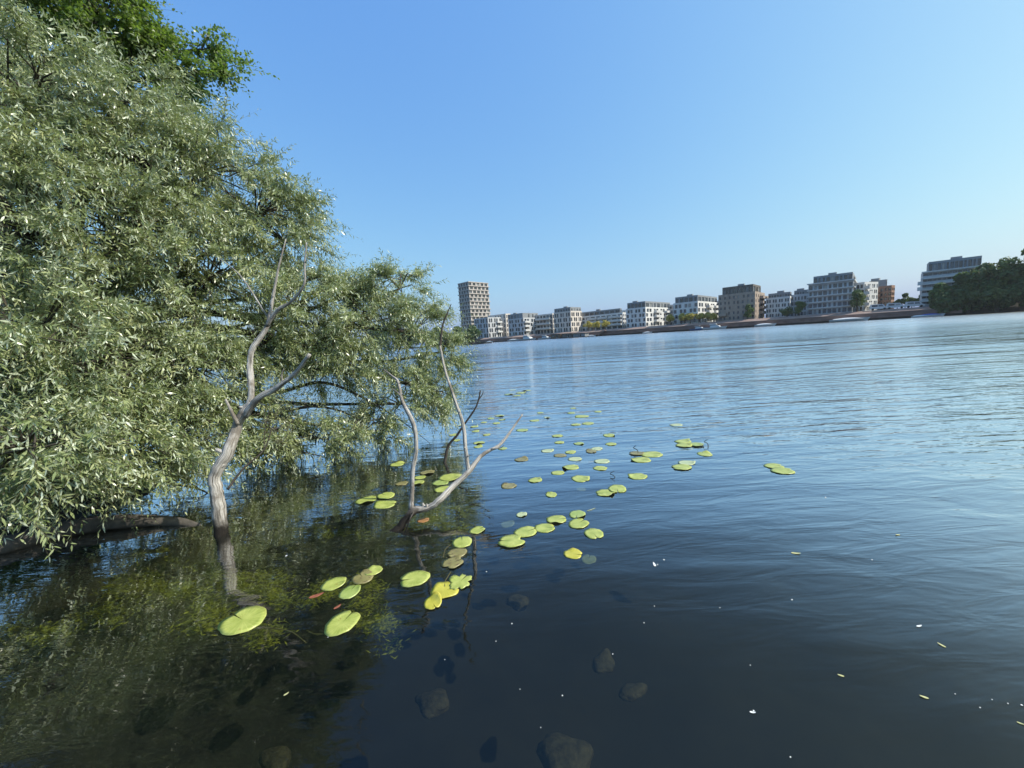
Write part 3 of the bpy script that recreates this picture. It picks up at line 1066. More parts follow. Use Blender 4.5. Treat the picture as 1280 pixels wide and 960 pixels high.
# island bushes left of the tower
GB = 'bushes on the spit below the tower'
for i, (px, z, top, wpx, lab) in enumerate([
        (590, 205, 408, 32, 'dark round bush at the water edge directly below the tower'),
        (572, 208, 409, 34, 'dark bush on the spit between the willow tip and the tower'),
        (548, 212, 411, 40, 'dark bush on the spit half hidden by the willow tip'), (512, 216, 408, 50, None), (470, 220, 404, 60, None), (420, 226, 402, 70, None)]):
    p = plan(px) * (z / plan(px).y)
    p.z = 0.35
    far_tree('waterside_bush', lab or 'dark bush on the far spit seen through gaps in the willow', 'bush', p, px_h(px, top, p) - 0.4, wpx * z / F, 'far_dark' if i != 1 else 'far_green', 80 + i, 2600, 0.5, GB, True, 0.0, 12)
mb = MB()
sa, sb = plan(606) * (203 / plan(606).y), plan(300) * (235 / plan(300).y)
du = (sb - sa).normalized()
dn = Vector((du.y, -du.x, 0))
if dn.y < 0:
    dn = -dn
mb.box((sa + sb) / 2 + dn * 6 + Vector((0, 0, 0.1)), du * (sb - sa).length / 2, dn * 8, (0, 0, 0.3))
mb.build('spit_ground', M['bank'])['kind'] = 'structure'
# far wood behind the willow
cs, rs = [], []
rg = np.random.default_rng(5)
for px in range(-500, 545, 22):
    d = plan(px)
    p = d * (420 / d.length)
    cs.append((p.x, p.y, 5 + rg.random() * 4))
    rs.append((14, 14, 6 + rg.random() * 4))
v, tint = leaf_cloud(np.array(cs), np.array(rs), 16000, 1.5, rg)
v[:, 2] = np.maximum(v[:, 2], -0.2)
nf = len(v) // 4
wo = mesh_np('far_wood', v, np.full(nf, 4), nf, np.arange(len(v)), [M['far_dark']], None, tint)
tag(wo, 'distant dark wood along the far shore behind the willow', 'wood', None, 'stuff')


# ------------------------------------------------------------------ boats, cabins, vans
def boat(label, px, off, Lb, hull='boat_white', cabin=True, cover=None, flip=1):
    c = on_line(px, off)
    root = empty('moored_boat', (c.x, c.y, 0), label, 'boat', 'boats moored along the quay')
    u, n = QU * flip, QN
    W, Hh = Lb * 0.16, min(0.95, Lb * 0.12)
    mb = MB()
    secs = []
    for i in range(9):
        t = i / 8
        x = (t - 0.5) * Lb
        w = W * (1 - max(0, t - 0.45) ** 2 / 0.55 ** 2 * 0.97)
        sheer = Hh * (1 + 0.35 * t ** 2)
        prof = [(-w, sheer), (-w * 0.92, sheer * 0.5), (-w * 0.55, -0.15), (w * 0.55, -0.15), (w * 0.92, sheer * 0.5), (w, sheer)]
        secs.append([c + u * (x + (0.06 * Lb * (zz / Hh) * t ** 3)) + n * yy + Vector((0, 0, zz)) for yy, zz in prof])
    for i in range(8):
        for k in range(5):
            mb.face([secs[i][k], secs[i][k + 1], secs[i + 1][k + 1], secs[i + 1][k]])
        mb.face([secs[i][5] - Vector((0, 0, 0.05)), secs[i][0] - Vector((0, 0, 0.05)), secs[i + 1][0] - Vector((0, 0, 0.05)), secs[i + 1][5] - Vector((0, 0, 0.05))])
    mb.face(secs[0])
    mb.build('hull', M[hull], root)
    if cabin:
        mb = MB()
        z0 = Hh * 0.95
        def blk(x0, x1, w, za, zb, rake, mi=0):
            b = [(x0, -w), (x1, -w), (x1, w), (x0, w)]
            t = [(x0 + rake * 0.3, -w * 0.85), (x1 - rake, -w * 0.85), (x1 - rake, w * 0.85), (x0 + rake * 0.3, w * 0.85)]
            B = [c + u * x + n * y + Vector((0, 0, za)) for x, y in b]
            T = [c + u * x + n * y + Vector((0, 0, zb)) for x, y in t]
            for k in range(4):
                mb.face([B[k], B[(k + 1) % 4], T[(k + 1) % 4], T[k]], mi)
            mb.face(T, mi)
        blk(-0.18 * Lb, 0.3 * Lb, W * 0.8, z0, z0 + 0.09 * Lb, 0.1 * Lb)
        cb = mb.build('cabin', M['boat_white'], root)
        mb = MB()
        blk(-0.2 * Lb, 0.16 * Lb, W * 0.68, z0 + 0.09 * Lb, z0 + 0.16 * Lb, 0.08 * Lb)
        mb.build('windscreen', M['glass'], cb)
        mb = MB()
        blk(-0.21 * Lb, 0.09 * Lb, W * 0.62, z0 + 0.162 * Lb, z0 + 0.18 * Lb, 0.01)
        mb.build('cabin_roof', M['boat_white'], cb)
    if cover:
        mb = MB()
        for i in range(6):
            t0_, t1_ = i / 6, (i + 1) / 6
            q = []
            for t in (t0_, t1_):
                x = (t - 0.5) * Lb * 0.8
                hh = Hh * (1.0 + 0.45 * math.sin(math.pi * min(1, t * 0.9 + 0.08)))
                q.append([c + u * x + n * (-W * 0.95) + Vector((0, 0, Hh * 0.95)), c + u * x + Vector((0, 0, hh + 0.1)), c + u * x + n * (W * 0.95) + Vector((0, 0, Hh * 0.95))])
            mb.face([q[0][0], q[1][0], q[1][1], q[0][1]])
            mb.face([q[0][1], q[1][1], q[1][2], q[0][2]])
        mb.build('canvas_cover', M[cover], root)
    return root


boat('small white boat by the waterside bush below the tower block', 612, -2, 6, cabin=False, cover='boat_white')
boat('white motor cruiser with raked cabin, left of the dark floating cabins', 659, -2, 13)
boat('low pale boat just left of the white motor cruiser', 642, -2.5, 9, cover='boat_white', cabin=False)
boat('white cabin boat right of the motor cruiser, close to the dark floating cabins', 681, -2.5, 9)
boat('small white boat below the orange ramp', 739, -2.2, 5, cabin=False, cover='boat_white')
boat('tiny white boat alone under the long quay wall left of the white attic block', 809, -2.2, 4.5, cabin=False, cover='boat_white')
boat('blue hulled cabin boat under the yellow sapling row', 873, -2.2, 7, hull='boat_blue')
boat('white cabin cruiser below the brown brick block', 893, -2.6, 9)
boat('white launch with pale canopy below the bright green tree', 956, -2.2, 7, cabin=False, cover='boat_white')
boat('long white covered boat in front of the large glassy block', 1060, -2.4, 10.5, cabin=False, cover='boat_white')
boat('boat under blue canvas next to the dark bank trees', 1164, -1.5, 5.5, cover='cover_blue', cabin=False)
boat('tiny white boat at the right end of the quay wall', 1150, -3, 4, cabin=False, cover='boat_white')


def hut(label, px, off, Lw, D, hh, mat, z=0.35):
    c = on_line(px, off)
    root = empty('floating_cabin', (c.x, c.y, 0), label, 'floating cabin', 'floating cabins at the quay')
    mb = MB()
    mb.box(c + Vector((0, 0, 0.15)), QU * (Lw / 2 + 0.6), QN * (D / 2 + 0.5), (0, 0, 0.2))
    mb.build('pontoon', M['quay_dark'], root)
    mb = MB()
    wins = []
    p0 = c - QU * Lw / 2 - QN * D / 2
    p1 = p0 + QU * Lw
    facade(mb, wins, p0, QU, -QN, Lw, z, [(z, z + hh, [(Lw * 0.12, Lw * 0.4, z + 0.9, z + hh - 0.4), (Lw * 0.55, Lw * 0.72, z + 0.05, z + hh - 0.35)])], 0.12)
    facade(mb, wins, p1, QN, QU, D, z, [(z, z + hh, [(D * 0.3, D * 0.7, z + 0.9, z + hh - 0.4)])], 0.12)
    for s, e in ((p1 + QN * D, p0 + QN * D), (p0 + QN * D, p0)):
        mb.face([(s.x, s.y, z), (e.x, e.y, z), (e.x, e.y, z + hh), (s.x, s.y, z + hh)])
    mb.build('wall', M[mat], root)
    for w in wins:
        b = MB()
        window_mb(w, b)
        b.build('window', [M['glass'], M['band']], root)
    mb = MB()
    mb.box(c + Vector((0, 0, z + hh + 0.1)), QU * (Lw / 2 + 0.4), QN * (D / 2 + 0.4), (0, 0, 0.1))
    mb.build('roof', M['attic_brown'], root)


hut('brown timber floating cabin below the narrow five storey block', 697, -3.5, 7, 4, 2.3, 'wood')
hut('dark floating cabin with white framed window, right of the brown one', 711, -3.5, 7, 4, 2.2, 'attic_brown')
hut('low dark floating cabin nearest to the orange ramp', 726, -3.5, 8, 4, 1.8, 'attic')
# ramp
c = on_line(754, -0.4)
rr = empty('boarding_ramp', (c.x, c.y, 0.3), 'sloping orange brown timber ramp from the quay down to the water', 'ramp')
mb = MB()
a, b = on_line(748, -1.2) + Vector((0, 0, 0.4)), on_line(757, -1.2) + Vector((0, 0, 2.9))
up_ = (b - a).normalized()
mb.box((a + b) / 2, (b - a) / 2, QN * 0.9, up_.cross(QN).normalized() * 0.12)
mb.build('deck', M['terrace'], rr)
mb = MB()
for sg in (-1, 1):
    mb.box((a + b) / 2 + QN * 0.85 * sg + Vector((0, 0, 1.0)), (b - a) / 2, QN * 0.04, (0, 0, 0.05))
    for t in (0.05, 0.5, 0.95):
        mb.box(a.lerp(b, t) + QN * 0.85 * sg + Vector((0, 0, 0.5)), QU * 0.04, QN * 0.04, (0, 0, 0.5))
mb.build('handrail', M['wood'], rr)


def van(label, px, off):
    c = on_line(px, off)
    z = 3.6
    root = empty('parked_van', (c.x, c.y, z), label, 'van', 'white vans parked on the quay')
    mb = MB()
    prof = [(-2.5, 0.35), (2.4, 0.35), (2.5, 0.95), (1.75, 1.15), (1.1, 2.05), (-2.35, 2.15), (-2.5, 1.2)]
    Lh = [c + QU * x - QN * 0.95 + Vector((0, 0, z + y)) for x, y in prof]
    Rh = [c + QU * x + QN * 0.95 + Vector((0, 0, z + y)) for x, y in prof]
    mb.face(Lh)
    mb.face(list(reversed(Rh)))
    for i in range(len(prof)):
        j = (i + 1) % len(prof)
        mb.face([Lh[j], Lh[i], Rh[i], Rh[j]])
    mb.build('body', M['boat_white'], root)
    for x0, x1 in ((-0.1, 1.05), (-1.9, -0.3)):
        mb = MB()
        p = lambda x, y: c + QU * x - QN * 0.965 + Vector((0, 0, z + y))
        mb.face([p(x0, 1.2), p(x1 + (0.3 if x1 > 1 else 0), 1.2), p(x1 - (0.1 if x1 > 1 else 0), 1.85), p(x0, 1.85)])
        mb.build('window', M['glass'], root)
    for x in (-1.6, 1.6):
        for sg in (-1, 1):
            mb = MB()
            cc = c + QU * x + QN * 0.86 * sg + Vector((0, 0, z + 0.36))
            mb.tube([cc - QN * 0.11, cc + QN * 0.11], [0.36, 0.36], 14)
            mb.build('wheel', M['tyre'], root)


van('white van in front of the reddish brick block', 1098, 9.9)
van('white van between the reddish brick block and the pointed tree', 1119, 10.5)
van('white van left of the dark bank trees', 1143, 10.0)


# ------------------------------------------------------------------ near trees
def twigs(anch, dirs, length, droop, nleaf, lsize, lw, rg, spread=0.75, hang=0.45, wood_r=0.0022):
    """leafy twigs -> (leaf verts (n*6), tint, wood verts, wood faces)"""
    n = len(anch)
    Ln = length * (0.6 + 0.8 * rg.random(n))
    # polyline of each twig
    ts = np.linspace(0, 1, 6)
    g = np.array([0, 0, -1.0])
    side = rg.normal(size=(n, 3)) * 0.18

    def P(t):
        t = np.asarray(t)
        return anch[:, None, :] + dirs[:, None, :] * (Ln[:, None] * t)[..., None] + g * (Ln[:, None] * droop * t ** 2)[..., None] + side[:, None, :] * (Ln[:, None] * t ** 2)[..., None]
    tl = np.linspace(0.06, 1.0, nleaf)[None, :].repeat(n, 0) + rg.normal(size=(n, nleaf)) * 0.012
    base = P(tl)
    tip = P(tl + 0.03)
    tan = tip - base
    tan /= np.linalg.norm(tan, axis=2)[..., None] + 1e-9
    phi = (np.arange(nleaf) * 2.4)[None, :] + rg.random((n, 1)) * 6.28 + rg.normal(size=(n, nleaf)) * 0.4
    ref = np.cross(tan, np.array([0.13, 0.21, 0.97]))
    ref /= np.linalg.norm(ref, axis=2)[..., None] + 1e-9
    bi = np.cross(tan, ref)
    out = ref * np.cos(phi)[..., None] + bi * np.sin(phi)[..., None]
    ld = tan * 0.75 + out * spread + g * hang + rg.normal(size=base.shape) * 0.15
    ld /= np.linalg.norm(ld, axis=2)[..., None]
    # leaf blade faces up / outwards
    nr = np.array([0, 0, 1.0]) * 0.7 + out * 0.3 + rg.normal(size=base.shape) * 0.45
    wv = np.cross(ld, nr)
    wv /= np.linalg.norm(wv, axis=2)[..., None] + 1e-9
    nr = np.cross(wv, ld)
    ls = (lsize * (0.65 + 0.6 * rg.random((n, nleaf))) * np.clip(1.25 - 0.5 * tl, 0.5, 1.2))[..., None]
    w_ = ls * lw
    curl = -nr * 0.14
    b0 = base
    v = np.stack([b0,
                  b0 + ld * ls * 0.33 + wv * w_ * 0.5 + curl * ls * 0.0, b0 + ld * ls * 0.33 - wv * w_ * 0.5,
                  b0 + ld * ls * 0.68 + wv * w_ * 0.36 + curl * ls * 0.35, b0 + ld * ls * 0.68 - wv * w_ * 0.36 + curl * ls * 0.35,
                  b0 + ld * ls + curl * ls * 1.0], axis=2)
    v = v.reshape(-1, 3)
    tint = np.clip(rg.normal(0.42, 0.2, (n, 1)) + rg.normal(0, 0.14, (n, nleaf)), 0, 1)
    # wood: 3-sided tubes
    pw = P(np.repeat(ts[None, :], n, 0))
    ring = []
    for k in range(3):
        a = k * 2.094
        o = np.array([math.cos(a), math.sin(a), 0.3 * math.sin(a * 2)]) * wood_r
        ring.append(pw + o * (1.2 - ts)[None, :, None])
    wv_ = np.stack(ring, 2).reshape(-1, 3)          # n,6,3
    idx = np.arange(n * 6 * 3).reshape(n, 6, 3)
    fcs = []
    for k in range(3):
        k2 = (k + 1) % 3
        fcs.append(np.stack([idx[:, :-1, k], idx[:, :-1, k2], idx[:, 1:, k2], idx[:, 1:, k]], -1).reshape(-1, 4))
    return v, np.repeat(tint.reshape(-1), 6), wv_, np.concatenate(fcs)


def crown_mesh(name, v, tint, wv, wf, mats, root, origin):
    nl = len(v) // 6
    b = np.arange(nl)[:, None] * 6
    tri1 = b + np.array([0, 1, 2])
    quad = b + np.array([2, 1, 3, 4])
    tri2 = b + np.array([4, 3, 5])
    faces = np.concatenate([tri1.ravel(), quad.ravel(), tri2.ravel(), (wf + len(v)).ravel()])
    lp = np.concatenate([np.full(nl, 3), np.full(nl, 4), np.full(nl, 3), np.full(len(wf), 4)])
    mi = np.concatenate([np.zeros(nl * 3), np.ones(len(wf))])
    allv = np.concatenate([v, wv])
    at_ = np.concatenate([tint, np.full(len(wv), 0.3)])
    return mesh_np(name, allv, lp, len(lp), faces, mats, mi, at_, root, origin)


def leafy_tree(name, label, base, fork, lobes, twig_kw, mats, bark, seed, trunk_r, per_m3=None, counts=None, dir_bias=(0.5, -0.1, 0.0), extra=None, bare=()):
    rg = np.random.default_rng(seed)
    base, fork = Vector(base), Vector(fork)
    root = empty(name, base, label, 'tree')
    anc, dr = [], []
    for li, ((px, py, z, rx, ry, rz), cnt) in enumerate(zip(lobes, counts)):
        c = np.array(at(px, py, z))
        rad = np.array([rx, ry, rz])
        # sprays: clusters of twigs sharing a small branch
        ns = max(3, cnt // 17)
        d = rg.normal(size=(ns, 3))
        d /= np.linalg.norm(d, axis=1)[:, None]
        r = 0.35 + 0.6 * rg.random(ns) ** 0.6
        sp = c + d * rad * r[:, None]
        od = d * np.array([1, 1, 0.7]) + np.array(dir_bias) + rg.normal(size=(ns, 3)) * 0.35
        od /= np.linalg.norm(od, axis=1)[:, None]
        mbb = MB()
        for i in range(ns):
            k = max(4, int(rg.normal(17, 5)))
            ln = rg.uniform(0.4, 0.95) * min(1.0, rad.min() * 1.1)
            t = rg.random(k)
            pos = sp[i] + od[i] * (ln * (t - 0.2))[:, None] + np.array([0, 0, -1]) * (ln * 0.25 * t ** 2)[:, None]
            dd = od[i] * 0.7 + rg.normal(size=(k, 3)) * 0.42
            dd /= np.linalg.norm(dd, axis=1)[:, None]
            anc.append(pos)
            dr.append(dd)
            # small branch carrying the spray
            a = c + (sp[i] - c) * 0.02
            mid = (a + sp[i]) / 2 + rg.normal(size=3) * 0.08 + np.array([0, 0, 0.06])
            e = sp[i] + od[i] * ln * 0.8 + np.array([0, 0, -1]) * ln * 0.2
            mbb.tube([a, mid, sp[i], e], [0.012, 0.010, 0.006, 0.002], 5, cap=False)
        # limb from the fork to the lobe
        cv = Vector(c)
        mids = fork.lerp(cv, 0.35) + Vector((rg.normal() * 0.25, rg.normal() * 0.3, rg.normal() * 0.15 - 0.1))
        mid2 = fork.lerp(cv, 0.7) + Vector((rg.normal() * 0.25, rg.normal() * 0.25, rg.normal() * 0.15 - 0.08))
        r0_ = trunk_r * 0.42
        pts = catmull([(*fork, r0_), (*mids, r0_ * 0.7), (*mid2, r0_ * 0.42), (*cv, r0_ * 0.22)], 5)
        mbb.tube([p[:3] for p in pts], [p[3] for p in pts], 9, seed=li, rough=0.08)
        mbb.build('limb', M[bark], root, True)
    for bi_, path in enumerate(bare):
        mbb = MB()
        C = catmull([(*at(a, b, z), r) for a, b, z, r in path], 7)
        mbb.tube([c_[:3] for c_ in C], [c_[3] for c_ in C], 8, seed=bi_, rough=0.12)
        for q_ in range(len(C) // 2):
            a = np.array(C[rg.integers(3, len(C) - 1)])
            e = a[:3] + np.array([rg.normal(0.15, 0.22), rg.normal(0, 0.2), rg.normal(0.02, 0.16)])
            m_ = (a[:3] + e) / 2 + rg.normal(size=3) * 0.03
            mbb.tube([a[:3], m_, e], [min(a[3] * 0.6, 0.006), 0.004, 0.0015], 5, cap=False)
        mbb.build('bare_limb', M[bark], root, True)
    pts = catmull([(*(base - Vector((0, 0, 0.5))), trunk_r * 1.35), (*base, trunk_r * 1.15), (*base.lerp(fork, 0.5), trunk_r * 0.9), (*fork, trunk_r * 0.6)], 6)
    mbt = MB()
    mbt.tube([p[:3] for p in pts], [p[3] for p in pts], 14, seed=3, rough=0.1)
    mbt.build('trunk', M[bark], root, True)
    if extra:
        for (p, d_, k) in extra:
            k = int(k)
            anc.append(np.array(p)[None, :] + rg.normal(size=(k, 3)) * 0.09)
            dd = np.array(d_)[None, :] + rg.normal(size=(k, 3)) * 0.35
            dr.append(dd / np.linalg.norm(dd, axis=1)[:, None])
    anc, dr = np.concatenate(anc), np.concatenate(dr)
    v, ti, wv, wf = twigs(anc, dr, rg=rg, **twig_kw)
    crown_mesh('crown', v, ti, wv, wf, mats, root, tuple(base))
    return root


lobes = [
    # px, py, depth, rx, ry, rz (metres)
    (-150, 30, 5.2, 1.2, 1.2, 1.0), (40, 130, 5.0, 1.1, 1.0, 0.75), (140, 140, 5.4, 0.9, 0.9, 0.72), (20, 190, 4.8, 0.9, 0.9, 0.7), (110, 230, 5.0, 0.8, 0.8, 0.7), (190, 215, 5.4, 0.7, 0.7, 0.6), (400, 420, 6.2, 0.6, 0.6, 0.4), (330, 430, 5.9, 0.5, 0.5, 0.45), (500, 360, 6.9, 0.5, 0.5, 0.3), (445, 362, 6.7, 0.5, 0.5, 0.28), (400, 345, 6.4, 0.42, 0.4, 0.3),
    (255, 215, 5.7, 0.85, 0.9, 0.72), (320, 268, 6.0, 0.75, 0.8, 0.55), (355, 300, 6.2, 0.62, 0.7, 0.45),
    (30, 290, 4.4, 1.0, 0.8, 0.9), (160, 300, 5.0, 1.1, 0.8, 0.9), (260, 350, 5.5, 0.95, 0.8, 0.8),
    (370, 385, 6.2, 0.85, 0.8, 0.6), (455, 405, 6.6, 0.85, 0.8, 0.66), (515, 415, 7.0, 0.52, 0.6, 0.62), (520, 480, 7.0, 0.55, 0.6, 0.42),
    (30, 440, 3.9, 0.9, 0.7, 0.7), (140, 450, 4.5, 0.9, 0.7, 0.75), (225, 470, 5.0, 0.7, 0.7, 0.6),
    (430, 455, 6.5, 0.8, 0.6, 0.36), (455, 540, 6.3, 0.55, 0.5, 0.3), (395, 548, 6.1, 0.5, 0.5, 0.3), (500, 505, 6.8, 0.55, 0.5, 0.36), (545, 490, 7.0, 0.32, 0.4, 0.34), (340, 545, 5.8, 0.4, 0.4, 0.3), (552, 440, 7.1, 0.28, 0.4, 0.4),
    (30, 560, 3.4, 0.62, 0.5, 0.42), (130, 560, 3.9, 0.62, 0.5, 0.42), (215, 545, 4.6, 0.55, 0.5, 0.4), (300, 520, 5.4, 0.55, 0.6, 0.4),
    (-220, 150, 5.0, 1.6, 1.5, 1.5), (-200, 430, 4.4, 1.3, 1.2, 1.2),
]
counts = [int(860 * (l[3] * l[5]) ** 0.9 * (0.72 if l[0] > 345 else 1.0) * (0.45 if (l[0] < -100 or l[1] < -100) else 1.0)) + 110 for l in lobes]
extra = []
for (px, py, z, k) in [(20, 605, 3.3, 10), (60, 600, 3.2, 12), (100, 595, 3.4, 10), (140, 590, 3.7, 8), (170, 585, 3.9, 8), (200, 580, 4.2, 8), (235, 575, 4.5, 7), (45, 630, 3.1, 7),
                       (480, 360, 6.8, 9), (440, 352, 6.7, 8), (525, 375, 7.0, 9), (548, 385, 7.1, 6), (395, 265, 6.2, 7), (408, 285, 6.3, 5), (375, 250, 6.2, 7), (330, 205, 6.0, 8), (300, 180, 5.9, 8),
                       (560, 470, 7.1, 5), (550, 510, 7.0, 5), (500, 545, 6.6, 8)]:
    extra.append((at(px, py, z), (0.35, -0.15, -0.1), k))
leafy_tree('willow_tree', 'big grey green willow leaning out over the water on the left', (-6.3, 5.0, 0.35), at(60, 420, 5.6), lobes,
           dict(length=0.36, droop=0.26, nleaf=19, lsize=0.075, lw=0.21, spread=0.95, hang=0.26), [M['willow'], M['twig']], 'bark', 21, 0.20, counts=counts, extra=extra, bare=[
               [(60, 440, 5.6, 0.055), (200, 480, 5.9, 0.042), (330, 492, 6.1, 0.032), (400, 478, 6.3, 0.026), (450, 495, 6.5, 0.018), (500, 525, 6.6, 0.010), (530, 548, 6.7, 0.004)],
               [(200, 480, 5.9, 0.04), (310, 520, 6.0, 0.026), (390, 508, 6.2, 0.02), (440, 520, 6.3, 0.012), (480, 552, 6.4, 0.004)],
               [(180, 520, 5.6, 0.035), (280, 565, 5.6, 0.02), (350, 560, 5.8, 0.014), (420, 575, 6.0, 0.004)],
               [(330, 460, 6.1, 0.02), (400, 440, 6.4, 0.016), (460, 385, 6.8, 0.011), (495, 345, 7.0, 0.004)],
               [(120, 560, 5.0, 0.03), (200, 600, 4.9, 0.018), (250, 612, 4.9, 0.010), (300, 640, 4.9, 0.004)],
               ])

lobes2 = [(-30, -30, 6.6, 1.5, 1.2, 0.9), (70, -20, 6.8, 1.2, 1.1, 0.85), (130, 20, 7.0, 0.75, 0.8, 0.6), (165, 85, 7.6, 0.7, 0.7, 0.65), (205, 75, 7.6, 0.5, 0.4, 0.3), (240, 92, 7.6, 0.36, 0.3, 0.14), (252, 62, 7.6, 0.2, 0.3, 0.12),
          (280, 88, 7.6, 0.24, 0.3, 0.09), (215, 135, 7.8, 0.5, 0.5, 0.35), (60, -200, 7.2, 2.0, 1.8, 1.6), (-200, -150, 8.0, 2.4, 2, 2.0), (120, -420, 8, 2.2, 2, 2.0), (-150, -480, 8.5, 2.6, 2, 2.6), (210, -190, 7.5, 0.9, 0.9, 1.0)]
counts2 = [1100, 1000, 480, 420, 170, 80, 45, 50, 170, 1100, 800, 900, 800, 420]
leafy_tree('alder_tree', 'taller darker broad leaved tree rising behind the willow at the top left corner', (-10.5, 8.2, 0.5), at(-40, 90, 8.9), lobes2,
           dict(length=0.34, droop=0.15, nleaf=11, lsize=0.072, lw=0.62, spread=1.0, hang=0.2, wood_r=0.003), [M['alder'], M['twig']], 'bark', 23, 0.24, counts=counts2, dir_bias=(0.4, 0, 0.15),
           extra=[(at(px, py, 7.6), (0.8, 0, 0.2), k) for px, py, k in ((228, 90, 12), (250, 92, 12), (270, 88, 12), (288, 82, 10), (300, 80, 7), (240, 66, 10), (255, 52, 8), (262, 44, 5), (215, 60, 10), (285, 96, 7), (200, 45, 10))],
           bare=[[(120, 70, 7.9, 0.03), (200, 84, 7.7, 0.018), (260, 88, 7.6, 0.010), (300, 80, 7.6, 0.004)], [(200, 84, 7.7, 0.014), (238, 66, 7.6, 0.008), (260, 44, 7.6, 0.003)]])


rg = np.random.default_rng(41)
cs, rs = [], []
for _ in range(60):
    y = rg.uniform(0.5, 9.5)
    x = -5.9 - rg.random() * 3.5 - 1.0 * max(0, y - 5.2) ** 1.6
    h_ = rg.uniform(0.3, 1.9)
    cs.append((x, y, 0.35 + h_ * 0.6))
    rs.append((0.55, 0.55, 0.3 + h_ * 0.35))
v, tint = leaf_cloud(np.array(cs), np.array(rs), 30000, 0.055, rg)
nf = len(v) // 4
tag(mesh_np('undergrowth', v, np.full(nf, 4), nf, np.arange(len(v)), [M['far_dark']], None, tint),
    'dark tangled undergrowth on the near bank below the willow', 'undergrowth', None, 'stuff')


# ------------------------------------------------------------------ dead wood in the water
DW = 0.7


def branch(mb, pts, seed, sides=14, sub=7, rough=0.07):
    """pts: (px, py, depth, radius)"""
    P = [(*at(a, b, z), r) for a, b, z, r in pts]
    rg_ = random.Random(seed)
    if len(P) > 4:
        P = [P[0]] + [tuple(c + rg_.uniform(-0.35, 0.35) * p[3] for c in p[:3]) + (p[3] * rg_.uniform(0.92, 1.12),) for p in P[1:-1]] + [P[-1]]
    C = catmull(P, sub)
    if len(P) > 4:
        for _ in range(len(P) // 2):
            q = C[rg_.randrange(len(C) // 5, len(C) - 2)]
            d_ = Vector((rg_.uniform(-1, 1), rg_.uniform(-1, 0.3), rg_.uniform(0.1, 1))).normalized()
            c_ = Vector(q[:3])
            k_ = DW * q[3]
            ln_ = k_ * rg_.uniform(1.25, 2.1)
            mb.tube([c_, c_ + d_ * k_ * 0.85, c_ + d_ * ln_], [k_ * 0.55, k_ * 0.42, k_ * rg_.uniform(0.12, 0.3)], 8, seed=seed, rough=0.2)
    out, rad = [], []
    for i, p in enumerate(C):
        j = p[3] * 0.06
        out.append(Vector(p[:3]) + Vector((rg_.uniform(-j, j), rg_.uniform(-j, j), rg_.uniform(-j, j))))
        rad.append(max(0.002, DW * p[3] * (1 + rg_.uniform(-0.045, 0.045))))
    mb.tube(out, rad, sides, seed=seed, rough=rough)


zb = on_z(277, 668).y / ray(277, 668).y
base = on_z(277, 668)
s1 = empty('dead_tree', base, 'bleached standing dead tree forking in two, rooted in the water left', 'dead tree')
mb = MB()
branch(mb, [(280, 712, zb, 0.098), (277, 668, zb, 0.086), (272, 622, zb, 0.076), (274, 596, zb, 0.074), (284, 566, zb + .02, 0.073), (296, 536, zb + .05, 0.068), (307, 518, zb + .06, 0.062), (314, 503, zb + .07, 0.05)], 1, 16, 7)
mb.build('trunk', M['dead'], s1, True)
mb = MB()
branch(mb, [(308, 518, zb + .06, 0.05), (316, 494, zb + .08, 0.043), (315, 470, zb + .1, 0.040), (312.5, 451, zb + .12, 0.038), (318, 434, zb + .13, 0.036), (331, 413, zb + .15, 0.034), (337, 398, zb + .17, 0.026),
            (343, 361, zb + .2, 0.018), (350, 328, zb + .22, 0.014), (357.5, 299, zb + .24, 0.009)], 4)
branch(mb, [(333, 408, zb + .15, 0.026), (347, 388, zb + .12, 0.024), (362, 377, zb + .1, 0.02), (379, 357, zb + .06, 0.017), (381, 330, zb + .04, 0.013), (383, 303, zb + .02, 0.008)], 5)
branch(mb, [(336, 398, zb + .17, 0.015), (328, 386, zb + .22, 0.013), (300, 344, zb + .4, 0.009), (274, 323, zb + .5, 0.006)], 6, 8)
branch(mb, [(381, 330, zb + .04, 0.006), (386, 318, zb, 0.004), (388, 306, zb, 0.002)], 16, 6)
mb.build('upright_limb', M['dead'], s1, True)
mb = MB()
branch(mb, [(306, 520, zb + .05, 0.05), (325, 498, zb + .02, 0.045), (340, 487, zb, 0.04), (353, 479, zb - .03, 0.035), (368, 466, zb - .06, 0.03), (387, 443, zb - .12, 0.022)], 7)
branch(mb, [(353, 479, zb - .03, 0.012), (352, 468, zb - .05, 0.010), (355, 461, zb - .06, 0.007)], 8, 8)
branch(mb, [(297, 530, zb + .03, 0.028), (290, 516, zb - .02, 0.022), (282, 499, zb - .06, 0.012)], 9, 9)
mb.build('side_limb', M['dead'], s1, True)
mb = MB()
branch(mb, [(284, 612, zb, 0.018), (304, 586, zb + .1, 0.014), (330, 562, zb + .2, 0.010), (340, 534, zb + .25, 0.006)], 10, 8)
branch(mb, [(330, 562, zb + .2, 0.007), (331, 540, zb + .25, 0.005), (338, 505, zb + .3, 0.003)], 11, 6)
rgb = random.Random(4)
for i in range(22):
    a = (330 + rgb.uniform(-5, 15), 560 + rgb.uniform(-40, 10), zb + .2 + rgb.uniform(0, .4), 0.0045)
    e = (a[0] + rgb.uniform(10, 55), a[1] - rgb.uniform(-12, 45), a[2] + rgb.uniform(0, .5), 0.0015)
    branch(mb, [a, ((a[0] + e[0]) / 2 + rgb.uniform(-5, 5), (a[1] + e[1]) / 2 + rgb.uniform(-9, 9), (a[2] + e[2]) / 2, 0.003), e], 20 + i, 5, 3)
mb.build('dead_twigs', M['dead_dark'], s1, True)

